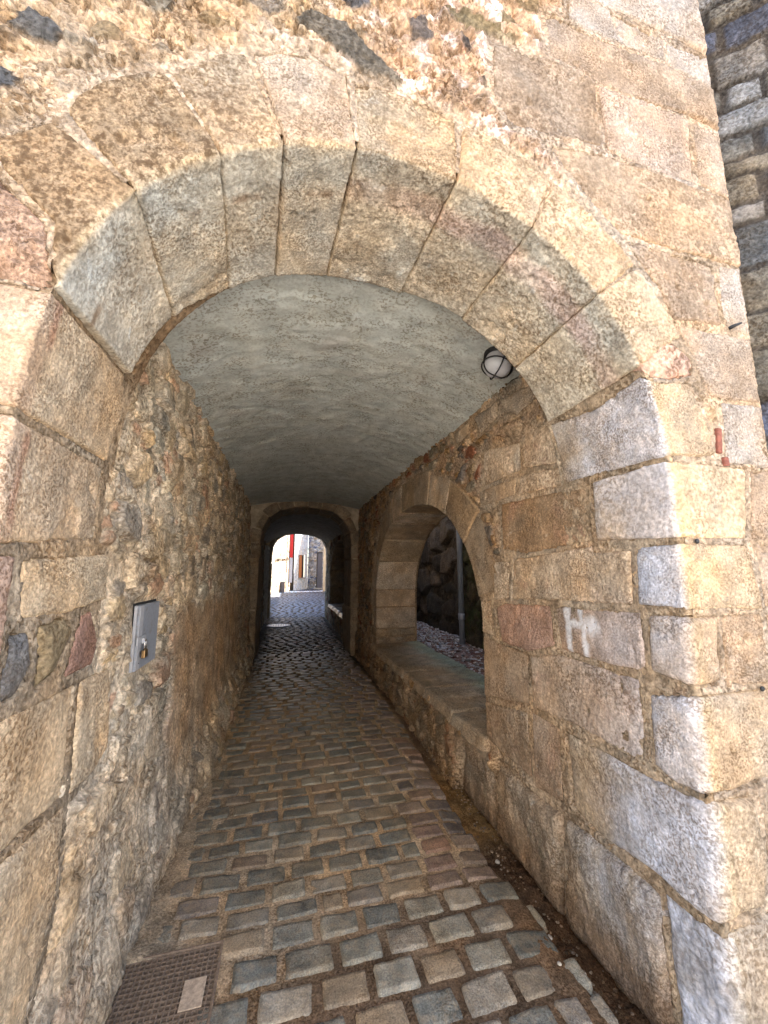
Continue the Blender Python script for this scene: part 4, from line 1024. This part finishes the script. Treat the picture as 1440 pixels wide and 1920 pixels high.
def lane_bed():
    u = np.r_[spaced(-60, -3, lambda x: 3.), spaced(-2.6, -.68, lambda x: .06), spaced(-.66, 1.42, lambda x: .011), spaced(1.45, 6, lambda x: .08), spaced(6.5, 60, lambda x: 3.)]
    v = np.r_[spaced(-60, -2.2, lambda y: 3.), spaced(-2, 1.0, lambda y: .03), spaced(1.02, 4.2, lambda y: .0115), spaced(4.23, 13.5, lambda y: .035), spaced(13.6, 33, lambda y: .15), spaced(34, 90, lambda y: 4.)]
    U, W = np.meshgrid(u, v, indexing='ij')
    n = fbm(U, W, 9, 4, 711, .6); n2 = fbm(U, W, 35, 3, 712, .6); n3 = fbm(U, W, 2.5, 3, 713)
    z = lane_z(U, W) + .004 + .005 * n + .003 * n2
    gut = 1.03 + .10 * sst(2.2, 4.5, W)
    inn = (W > 1.0) & (W < 13)
    # gutter: an earthy channel along the right footing
    gut = gut + .065 * sst(2.2, 1.8, W)
    ch = sst(gut + .02, gut + .11, U) * np.where(inn, 1, 0)
    z = z - ch * (.075 * sst(4.2, 2.6, W) + .01) * (1 + .6 * n) - np.where(inn, .018 * sst(gut - .08, gut + .1, U), 0)
    # sand banked up against the left wall
    z = z + .022 * sst(-.36, -.56, U + .05 * n) * np.where(inn, 1, 0) + .012 * sst(.1, .5, n3) * sst(2, 3, W) * sst(.9, .6, np.abs(U - .2))*0
    # drain pit under the grate
    pit = (U > -.60) & (U < -.20) & (W > 1.56) & (W < 1.905); z = np.where(pit, z - .07, z)
    c = np.empty(U.shape + (4,)); c[..., :3] = np.array((.46, .345, .225)) * (1 + .3 * n + .3 * n2)[..., None]; c[..., 3] = .1
    earth = np.clip(sst(1.95, 1.55, W + .25 * n3 - .25 * U) * .85 + ch * .9, 0, 1)
    c[..., :3] = lerp(c[..., :3], np.array((.13, .078, .045)) * (1 + .5 * n)[..., None], earth)
    och = sst(.5, 1., ch) * sst(2.2, 2.45, W) * sst(3.3, 2.9, W); c[..., :3] = lerp(c[..., :3], (.34, .20, .08), och * .8)
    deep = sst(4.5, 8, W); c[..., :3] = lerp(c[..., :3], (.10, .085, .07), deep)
    out = sst(.9, .72, W); c[..., :3] = lerp(c[..., :3], np.array((.68, .65, .60)) * (1 + .1 * n)[..., None], out)  # pale paving added out of view, to bounce sunlight into the arch
    V = np.stack([U, W, z], -1).reshape(-1, 3); q, _ = grid_faces(len(u), len(v), np.ones(U.shape, bool)); q = orient(V, q, np.tile((0, 0, 1.), (len(V), 1)))
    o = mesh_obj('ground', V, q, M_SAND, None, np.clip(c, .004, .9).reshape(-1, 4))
    tag(o, 'sandy bed between the setts with an earthy gutter along the right wall', 'ground', kind='structure')
lane_bed()
# white pebbles in the gutter
pebs = [((1.155, 2.10), .016, 'small white pebble on the earth of the gutter, nearest the ochre clod'), ((1.145, 1.66), .014, 'white pebble lying in the gutter beside the setts'), ((1.085, 1.52), .011, 'small pale pebble on the outermost sett by the gutter'), ((1.175, 1.50), .013, 'pale pebble at the gutter end nearest the front jamb'), ((1.10, 2.9), .012, 'yellowish pebble on the sand at the foot of the ledge wall')]
for (x, y), r, lab in pebs:
    bm = bmesh.new(); bmesh.ops.create_icosphere(bm, subdivisions=2, radius=r * .75)
    for v_ in bm.verts: v_.co *= 1 + .25 * math.sin(v_.co.x * 190 + x * 9) * math.cos(v_.co.y * 230)
    for v_ in bm.verts: v_.co.z *= .65
    z = -.045 if x > 1.09 else -.01
    bmesh.ops.translate(bm, verts=bm.verts, vec=(x, y, z))
    o = bm_obj('pebble', bm, M_PEB, None, True, (x, y, z)); tag(o, lab, 'pebble', 'pale pebbles in the gutter')

# drain grate
gr = thing('drain_grate', 'rusty square-mesh drain grate with a small plate, set in the paving by the left wall', 'drain grate', (-.40, 1.75, 0))
gx0, gx1, gy0, gy1, gz = -.60, -.196, 1.56, 1.912, .006
bm = bmesh.new()
k = gx0
while k < gx1 - .004: add_box(bm, (k, (gy0 + gy1) / 2, gz - .007), (.0045, gy1 - gy0, .014)); k += .019
k = gy0
while k < gy1 - .004: add_box(bm, ((gx0 + gx1) / 2, k, gz - .0065), (gx1 - gx0, .0045, .012)); k += .019
bm_obj('grating', bm, M_RUST, gr)
bm = bmesh.new()
for (c, s) in (((gx1, (gy0 + gy1) / 2, gz - .010), (.008, gy1 - gy0 + .008, .03)), ((gx0, (gy0 + gy1) / 2, gz - .010), (.008, gy1 - gy0 + .008, .03)), (((gx0 + gx1) / 2, gy1, gz - .010), (gx1 - gx0 - .008, .008, .03)), (((gx0 + gx1) / 2, gy0, gz - .010), (gx1 - gx0 - .008, .008, .03))): add_box(bm, c, s, None, .001, 1)
bm_obj('frame', bm, M_RUST, gr)
bm = bmesh.new(); add_box(bm, (-.268, 1.728, gz + .003), (.075, .105, .004), None, .001, 1); bm_obj('plate', bm, M_RUSTPALE, gr)
# manhole
mh = thing('manhole_cover', 'round pale iron manhole cover among the setts deep in the passage', 'manhole cover', (-.15, 11.2, 0))
bm = bmesh.new(); bmesh.ops.create_cone(bm, cap_ends=True, segments=40, radius1=.27, radius2=.27, depth=.03, matrix=Matrix.Translation((-.15, 11.2, .0)))
for i in range(-3, 4):
    for j in range(-3, 4):
        if math.hypot(i, j) < 3.4: add_box(bm, (-.15 + i * .065, 11.2 + j * .065, .0175), (.03, .03, .005))
bm_obj('lid', bm, M_IRON, mh)
bm = bmesh.new(); pts = [(-.15 + .30 * math.cos(2 * math.pi * k / 40), 11.2 + .30 * math.sin(2 * math.pi * k / 40), -.002) for k in range(40)]; add_tube(bm, pts, .022, 6, True); bm_obj('rim', bm, M_IRON, mh, True)

# ------------------------------------------------------------------ METER BOX AND PADLOCK
xw = lambda z: -.59 - .03 * z
mb = thing('meter_box', 'small grey steel meter box door set flush in the rubble wall', 'meter box', (-.63, 2.05, 1.2))
yb0, yb1, zb0, zb1 = 1.905, 2.195, 1.07, 1.352
xf = -.614
bm = bmesh.new(); add_box(bm, (xf - .045, (yb0 + yb1) / 2, (zb0 + zb1) / 2), (.06, yb1 - yb0 + .012, zb1 - zb0 + .012), None, .003); bm_obj('frame', bm, M_DARK, mb)
bm = bmesh.new(); add_box(bm, (xf - .008, (yb0 + yb1) / 2 + .008, (zb0 + zb1) / 2 - .002), (.022, yb1 - yb0 - .02, zb1 - zb0 - .006), None, .003)
door = bm_obj('door', bm, M_GREYPAINT, mb)
bm = bmesh.new(); add_box(bm, (xf + .0045, yb0 + .042, (zb0 + zb1) / 2 - .002), (.003, .045, zb1 - zb0 - .012), None, .001, 1)
bm_obj('edge_strip', bm, M_GREYEDGE, door)
bm = bmesh.new(); add_box(bm, ((xf - .03 + xf + .02) / 2, yb0 - .002, (zb0 + zb1) / 2), (.012, .008, zb1 - zb0 - .01), None, .002); bm_obj('jamb_strip', bm, M_GREYEDGE, mb)
bm = bmesh.new(); add_box(bm, (xf + .010, yb0 + .045, 1.198), (.006, .10, .034), None, .002); add_box(bm, (xf + .016, yb0 + .062, 1.194), (.012, .028, .022), None, .003); bm_obj('hasp', bm, M_GREYEDGE, mb)
bm = bmesh.new(); bmesh.ops.create_uvsphere(bm, u_segments=8, v_segments=6, radius=.004, matrix=Matrix.Translation((xf + .004, yb0 + .05, 1.10))); bm_obj('rivet', bm, M_WIRE, door, True)
pl = thing('padlock', 'brass padlock with a bright shackle hanging from the meter box hasp', 'padlock', (xf + .02, yb0 + .06, 1.15))
py = yb0 + .060
bm = bmesh.new(); add_tube(bm, [(xf + .024, py - .012, 1.150)] + [(xf + .024, py - .012 * math.cos(a), 1.186 + .012 * math.sin(a)) for a in np.linspace(0, math.pi, 9)] + [(xf + .024, py + .012, 1.150)], .0032, 8); bm_obj('shackle', bm, M_STEEL, pl, True)
bm = bmesh.new(); add_box(bm, (xf + .024, py, 1.138), (.016, .042, .034), None, .004); bm_obj('lock_body', bm, M_BRASS, pl)

# ------------------------------------------------------------------ BULKHEAD LAMP
lx, ly = 1.165, 1.86; lz = float(vz(np.array(lx), np.array(ly)))
la = thing('bulkhead_lamp', 'white frosted bulkhead lamp in a black wire cage on the vault behind the arch', 'lamp', (lx, ly, lz))
axis = Vector((-.38, -.10, -1.0)).normalized()
rot = axis.to_track_quat('Z', 'Y').to_matrix().to_4x4()
ML = Matrix.Translation((lx, ly, lz - .004)) @ rot @ Matrix.Scale(.92, 4)
bm = bmesh.new(); bmesh.ops.create_cone(bm, cap_ends=True, segments=32, radius1=.105, radius2=.098, depth=.045, matrix=ML @ Matrix.Translation((0, 0, .0))); bm_obj('mounting_ring', bm, M_BLACK, la, True)
bm = bmesh.new()
prof = [(.082, .015), (.084, .05), (.080, .085), (.066, .112), (.040, .128), (.0, .133)]
ring = [[bm.verts.new(ML @ Vector((r_ * math.cos(2 * math.pi * k / 32), r_ * math.sin(2 * math.pi * k / 32), z_))) for k in range(32)] for r_, z_ in prof[:-1]]
tipv = bm.verts.new(ML @ Vector((0, 0, prof[-1][1])))
for a, b in zip(ring[:-1], ring[1:]):
    for k in range(32): bm.faces.new((a[k], a[(k + 1) % 32], b[(k + 1) % 32], b[k]))
for k in range(32): bm.faces.new((ring[-1][k], ring[-1][(k + 1) % 32], tipv))
bm_obj('globe', bm, M_GLOBE, la, True)
def cage(fn, name, closed=False):
    bm = bmesh.new(); add_tube(bm, [ML @ Vector(p) for p in fn], .0042, 6, closed); bm_obj(name, bm, M_WIRE, la, True)
for ph in (.35, .35 + math.pi / 2):
    c_, s_ = math.cos(ph), math.sin(ph)
    cage([(c_ * .100 * u_, s_ * .100 * u_, .01 + .135 * math.sqrt(max(0, 1 - abs(u_) ** 3.2))) for u_ in np.linspace(-1, 1, 19)], 'cage_hoop')
cage([(.096 * math.cos(a), .096 * math.sin(a), .080) for a in np.linspace(0, 2 * math.pi, 32, endpoint=False)], 'cage_ring', True)

# ------------------------------------------------------------------ THE ALLEY BEHIND THE SIDE ARCH
yard_u = spaced(1.94, 3.3, lambda x: .03); yard_v = spaced(1.4, 14, lambda y: .05)
U, W = np.meshgrid(yard_u, yard_v, indexing='ij'); n = fbm(U, W, 7, 4, 731, .6)
c = np.empty(U.shape + (4,)); c[..., :3] = lerp(np.array((.20, .13, .11)) * (1 + .4 * n)[..., None], np.array((.34, .34, .36)) * (1 + .3 * n)[..., None], sst(5.2, 5.9, W + .2 * n)); c[..., 3] = .1
V = np.stack([U, W, .36 + .03 * n], -1).reshape(-1, 3); q, _ = grid_faces(len(yard_u), len(yard_v), np.ones(U.shape, bool)); q = orient(V, q, np.tile((0, 0, 1.), (len(V), 1)))
tag(mesh_obj('alley_ground', V, q, M_SAND, None, c.reshape(-1, 4)), 'reddish and pale gravelly ground of the alley beyond the ledge', 'ground', kind='structure')
def scatter(name, label, area, cnt, rr, cols, seed):
    g = np.random.default_rng(seed); bm = bmesh.new(); bmesh.ops.create_icosphere(bm, subdivisions=1, radius=1)
    bv = np.array([v.co[:] for v in bm.verts]); bf = np.array([[v.index for v in f.verts] for f in bm.faces]); bm.free()
    Vs, Fs, Cs = [], [], []
    for i in range(cnt):
        x, y, z = area(g); s = g.uniform(*rr) * np.array((g.uniform(.8, 1.4), g.uniform(.8, 1.4), g.uniform(.4, .7)))
        w = bv * (1 + .25 * g.normal(size=(len(bv), 1)) * .6) * s
        a = g.uniform(0, 6.28); ca, sa = math.cos(a), math.sin(a)
        w = np.stack([w[:, 0] * ca - w[:, 1] * sa, w[:, 0] * sa + w[:, 1] * ca, w[:, 2]], -1) + (x, y, z)
        Vs.append(w); Fs.append(bf + i * len(bv)); cc = np.array(cols[g.integers(0, len(cols))]) * g.uniform(.7, 1.2); Cs.append(np.tile([*cc, .1], (len(bv), 1)))
    o = mesh_obj(name, np.concatenate(Vs), np.concatenate(Fs), M_RUBBLE, None, np.concatenate(Cs), smooth=False)
    tag(o, label, 'gravel', kind='stuff')
scatter('gravel', 'loose pale and reddish gravel scattered over the alley ground', lambda g: (g.uniform(1.97, 2.9), g.uniform(2.4, 9), .37), 2600, (.010, .028), [(.45, .42, .40), (.25, .16, .13), (.2, .19, .18), (.5, .5, .52), (.18, .1, .08)], 3)
def clods(g):
    t = g.random(); y = 1.25 + 3.2 * t; return (1.19 + g.normal() * .035 + .05 * (y > 2.4), y, -.045 + .01 * g.random())
scatter('grit', 'brown grit and small stones lying in the gutter', clods, 300, (.002, .008), [(.24, .16, .10), (.14, .09, .05), (.30, .23, .16), (.2, .15, .11)], 8)
aw = thing('alley_wall', 'dark grey-brown rock wall beyond the side arch, left of the drainpipe', 'wall', (3.0, 8, .3))
CW = Flat((2.98, 0, 0), (0, 1, 0), (0, 0, 1), (-1, 0, 0))
skin('rock_face', CW, spaced(5.80, 14, lambda y: .03), spaced(.25, 4.3, lambda z: .035), lambda U, W, P: rubble(U, W, 61, PAL_DARK, (.07, .06, .05), w1=.6, h1=.5, pres=.9, amp1=.08, rough=.03), M_RUBBLE, aw)
bm = bmesh.new(); add_box(bm, (3.3, 10, 2.2), (.5, 8.4, 4.4)); bm_obj('wall_core', bm, core_mat, aw)
mw = thing('mossy_wall', 'green mossy block wall beyond the side arch, right of the drainpipe', 'wall', (2.78, 4, .3))
CM = Flat((2.78, 0, 0), (0, 1, 0), (0, 0, 1), (-1, 0, 0))
def moss_hc(U, W, P):
    h, c = rubble(U, W, 62, np.array([(.07, .075, .035), (.10, .095, .05), (.12, .10, .06), (.05, .06, .025)]) * .7, (.06, .05, .035), w1=.38, h1=.27, pres=1., amp1=.03)
    m = sst(0, .3, fbm(U, W, 4, 4, 63, .6)); c[..., :3] = lerp(c[..., :3], (.055, .08, .025), m * .7); return h, c
skin('block_face', CM, spaced(1.5, 5.78, lambda y: .03), spaced(.25, 4.3, lambda z: .03), moss_hc, M_RUBBLE, mw)
bm = bmesh.new(); add_box(bm, (3.1, 3.6, 2.2), (.55, 4.3, 4.4)); bm_obj('wall_core', bm, core_mat, mw)
pp = thing('drainpipe', 'grey plastic drainpipe standing in the alley beyond the side arch', 'drainpipe', (2.69, 5.72, .36))
bm = bmesh.new(); add_tube(bm, [(2.69, 5.72, .37), (2.69, 5.72, 4.2)], .044, 16); bm_obj('pipe', bm, M_PIPE, pp, True)
for z in (.78, 2.22):
    bm = bmesh.new(); add_tube(bm, [(2.69, 5.72, z - .05), (2.69, 5.72, z - .045), (2.69, 5.72, z + .045), (2.69, 5.72, z + .05)], [.046, .052, .052, .046], 16); bm_obj('pipe_socket', bm, M_PIPE, pp, True)
aw2 = thing('alley_end_wall', 'dark wall closing the near end of the alley', 'wall', (2.4, 1.7, .3))
bm = bmesh.new(); add_box(bm, (2.42, 1.52, 1.9), (1.1, .3, 3.8), None, .02); bm_obj('wall_core', bm, core_mat, aw2)

# ------------------------------------------------------------------ THE DARK BUILDING RIGHT OF THE GATE
db = thing('slate_wall', 'dark wall of grey and bluish slate rubble rising right of the gateway corner', 'wall', (1.85, 1.1, 0))
dv = np.array((.745, -.667, 0))
CD = Flat((1.74, 1.27, 0), tuple(dv), (0, 0, 1), (-.667, -.745, 0))
def slate_hc(U, W, P):
    h, c = coursed(U, W, 83, np.array([(.15, .145, .135), (.20, .19, .18), (.11, .115, .12), (.29, .285, .29), (.13, .12, .10), (.075, .085, .12), (.17, .15, .12), (.24, .235, .23)]), (.07, .062, .055))
    return h, c
skin('slate_face', CD, np.r_[spaced(-.1, 1.6, lambda x: .011), [1.65]], np.r_[spaced(-.1, 1.6, lambda z: .05), spaced(1.62, 4.75, lambda z: .010), spaced(4.8, 5.6, lambda z: .06)], slate_hc, M_RUBBLE, db)
bm = bmesh.new(); add_box(bm, tuple(np.array((1.74, 1.27, 2.75)) + dv * .80 + np.array((.667, .745, 0)) * 1.54), (1.68, 3.0, 5.6), Matrix.Rotation(math.atan2(-.667, .745), 3, 'Z')); bm_obj('wall_core', bm, core_mat, db)

# ------------------------------------------------------------------ THE STREET BEYOND
def facade(root, p0, p1, z0, z1, hc, name='facade', holes=(), res=.06, mat=None):
    p0 = np.array(p0); p1 = np.array(p1); L = np.linalg.norm(p1 - p0); d = (p1 - p0) / L
    ch = Flat((p0[0], p0[1], 0), (d[0], d[1], 0), (0, 0, 1), (d[1], -d[0], 0))
    kf = None
    if holes: kf = lambda U, W: ~np.any([(U > a) & (U < b) & (W > c_) & (W < e) for a, b, c_, e in holes], axis=0)
    skin(name, ch, np.linspace(0, L, int(L / res)), np.linspace(z0, z1, int((z1 - z0) / res)), hc, mat or M_HOUSE, root, keepf=kf)
    # body of the house behind the face
    bm = bmesh.new(); n = np.array((-d[1], d[0])); m_ = (p0 + p1) / 2 + n * 1.8
    add_box(bm, (m_[0], m_[1], (z0 + z1) / 2), (L - .1, 3.0, z1 - z0), Matrix.Rotation(math.atan2(d[1], d[0]), 3, 'Z')); bm_obj('house_body', bm, core_mat, root)
    return ch, d, np.array((d[1], -d[0]))
ha = thing('cream_house', 'sunlit cream and orange rubble house at the street end, with a cable down its wall', 'house', (-.8, 27.6, 0))
ch, d, nn = facade(ha, (-2.2, 22.3), (.28, 29.4), 0, 7, lambda U, W, P: rubble(U, W, 91, np.array([(.58, .42, .27), (.62, .5, .36), (.5, .34, .2), (.68, .58, .46)]), (.72, .64, .54), w1=.4, h1=.3, pres=.6, amp1=.02))
def on(p0, d, nn, u, z, o=.05): return Vector((p0[0] + d[0] * u + nn[0] * o, p0[1] + d[1] * u + nn[1] * o, z))
p0 = np.array((-2.2, 22.3)); 
bm = bmesh.new(); add_tube(bm, [on(p0, d, nn, 7.3, 6.9), on(p0, d, nn, 7.3, 2.55), on(p0, d, nn, 7.2, 2.38), on(p0, d, nn, 7.0, 2.34), on(p0, d, nn, 4.4, 2.2)], .022, 6); bm_obj('cable', bm, M_BROWNWOOD, ha, True)
bn = thing('wall_banner', 'tall narrow banner, red above and pale below, on a dark pole beside the cream house', 'banner', (.3, 28.7, 0))
bm = bmesh.new(); add_tube(bm, [(.17, 28.7, 0.3), (.17, 28.7, 5.2)], .03, 8); bm_obj('pole', bm, M_BROWNWOOD, bn, True)
bm = bmesh.new(); add_box(bm, (.31, 28.7, 3.75), (.22, .02, 2.7), None, .004); bm_obj('red_panel', bm, M_RED, bn)
bm = bmesh.new(); add_box(bm, (.31, 28.7, 1.5), (.22, .018, 1.76), None, .004); bm_obj('pale_panel', bm, M_PALEBLUE, bn)
hb = thing('white_house', 'sunlit white plastered house with an orange-shuttered window', 'house', (1.0, 30.2, 0))
L2 = (.55, 29.75), (1.66, 32.2)
# the window opening sits between the two wall pieces
wh = lambda U, W, P: (.006 * fbm(U, W, 4, 3, 92), np.concatenate([np.full(U.shape + (3,), .78) * (1 + .06 * fbm(U, W, 2, 3, 93))[..., None], np.full(U.shape + (1,), .03)], -1))
ch, d, nn = facade(hb, L2[0], L2[1], 0, 7, wh, holes=[(.91, 2.03, .93, 2.66)])
p0 = np.array(L2[0])
win = thing_win = bpy.data.objects.new('window', None); COL.objects.link(win); win.parent = hb
rz = Matrix.Rotation(math.atan2(d[1], d[0]), 3, 'Z')
bm = bmesh.new(); add_box(bm, on(p0, d, nn, 1.15, 1.79, .02), (.46, .04, 1.7), rz, .004); bm_obj('shutter', bm, M_ORANGE, win)
bm = bmesh.new(); add_box(bm, on(p0, d, nn, 1.47, 1.79, -.10), (1.15, .04, 1.8), rz); bm_obj('pane', bm, M_BROWNWOOD, win)
bm = bmesh.new(); add_box(bm, on(p0, d, nn, 1.47, .89, .04), (1.3, .14, .07), rz, .006); bm_obj('sill', bm, M_PEB, win)
hc_ = thing('grey_stone_house', 'shaded grey rubble house with a tall dark narrow doorway, right end of the street', 'house', (2.8, 30.3, 0))
L3 = (1.69, 32.15), (5.0, 30.2)
ch, d, nn = facade(hc_, L3[0], L3[1], 0, 7, lambda U, W, P: rubble(U, W, 94, PAL_GREY * 2.0, (.40, .39, .38), w1=.26, h1=.18, pres=.9, amp1=.05), holes=[(.82, 1.28, .0, 2.95)], res=.045)
p0 = np.array(L3[0]); rz = Matrix.Rotation(math.atan2(d[1], d[0]), 3, 'Z')
bm = bmesh.new(); add_box(bm, on(p0, d, nn, 1.05, 1.46, -.12), (.5, .05, 2.95), rz); bm_obj('door', bm, M_POST, hc_)
bm = bmesh.new(); add_box(bm, on(p0, d, nn, 1.05, .05, .10), (.7, .3, .1), rz, .01); bm_obj('doorstep', bm, M_PEB, hc_)
bo = thing('street_bollard', 'squat dark grey stone post standing before the cream house', 'bollard', (-.2, 27.6, 0))
bm = bmesh.new(); add_box(bm, (-.2, 27.6, .33), (.27, .27, .66), None, .03); bm_obj('shaft', bm, M_POST, bo)
bm = bmesh.new(); add_box(bm, (-.2, 27.6, .69), (.31, .31, .07), None, .02); bm_obj('cap', bm, M_POST, bo)
# house and wing added right of the street, out of view, to shade its setts
hd = thing('shade_house', 'unseen house added beside the exit arch to shade the street', 'house', (5.2, 18, 0))
bm = bmesh.new(); add_box(bm, (5.4, 19.1, 4.5), (6.0, 10.6, 9), None, .02); bm_obj('wall', bm, simple('shade_house_plaster', (.45, .38, .28), .9, 0, .2, 3, .3), hd)
bm = bmesh.new(); add_box(bm, (5.4, 19.1, 9.1), (6.6, 11.2, .25), None, .03); bm_obj('roof', bm, simple('roof_tile', (.25, .12, .07), .9, 0, .3, 10, .4), hd)
bm = bmesh.new(); add_box(bm, (5.6, 26.5, 2.75), (6.0, 4.15, 5.5), None, .02); bm_obj('shade_wing', bm, bpy.data.materials['shade_house_plaster'], hd)

# added house behind the viewer, unseen: it throws sunlight back at the gate
ho = thing('bounce_lane_house', 'pale plastered house added across the lane to bounce sunlight at the gateway', 'house', (-.5, -4.3, 0))
rz = Matrix.Rotation(math.atan2(-.30, .954), 3, 'Z')
hp = lambda a, b, z: (-.5 + .954 * a - .30 * b, -4.3 - .30 * a - .954 * b, z)
bm = bmesh.new(); add_box(bm, hp(0, 1.5, 4.2), (13, 3.0, 8.4), rz, .02); bm_obj('wall', bm, simple('bounce_plaster', (.74, .71, .66), .9, 0, .1, 3, .3), ho)
bm = bmesh.new(); add_box(bm, hp(0, 1.4, 8.5), (13.4, 3.5, .2), rz, .02); bm_obj('roof', bm, bpy.data.materials['roof_tile'], ho)
for a in (-3.5, -.5, 2.5):
    for z in (2.2, 5.2):
        bm = bmesh.new(); add_box(bm, hp(a, -.02, z), (.9, .08, 1.4), rz, .01); bm_obj('window', bm, M_BROWNWOOD, ho)

# ------------------------------------------------------------------ LIGHT, SKY, CAMERA
sun_dir = Vector((.46, .19, .87)).normalized()       # towards the sun
w = bpy.data.worlds.new('World'); SC.world = w; w.use_nodes = True
nt = w.node_tree; bg = nt.nodes['Background']
sky = nt.nodes.new('ShaderNodeTexSky'); sky.sky_type = 'NISHITA'; sky.sun_disc = False
sky.sun_elevation = math.asin(sun_dir.z); sky.sun_rotation = math.atan2(sun_dir.x, sun_dir.y)
sky.air_density = 1.0; sky.dust_density = 1.5; sky.ozone_density = 1.0
nt.links.new(sky.outputs[0], bg.inputs[0]); bg.inputs[1].default_value = .15
sl = bpy.data.lights.new('sun', 'SUN'); sl.energy = 5.0; sl.angle = R(.5); sl.color = (1, .97, .925)
so = bpy.data.objects.new('sun', sl); COL.objects.link(so); so.rotation_euler = sun_dir.to_track_quat('Z', 'Y').to_euler(); so.location = (8, -8, 12)
cam = bpy.data.cameras.new('camera'); co = bpy.data.objects.new('camera', cam); COL.objects.link(co); SC.camera = co
yaw, pit = R(14.1), R(8.6)
f = Vector((math.sin(yaw) * math.cos(pit), math.cos(yaw) * math.cos(pit), math.sin(pit)))
co.location = (0, 0, 1.5); co.rotation_euler = f.to_track_quat('-Z', 'Y').to_euler()
cam.sensor_fit = 'HORIZONTAL'; cam.sensor_width = 36; cam.lens = 36 * 721 / 1440.
cam.clip_start = .02; cam.clip_end = 500
SC.view_settings.view_transform = 'Standard'; SC.view_settings.look = 'None'; SC.view_settings.gamma = 1
SC.view_settings.exposure = 2.55
SC.cycles.max_bounces = 14; SC.cycles.diffuse_bounces = 10; SC.cycles.glossy_bounces = 4
SC.cycles.use_denoising = True; SC.cycles.sample_clamp_indirect = 12
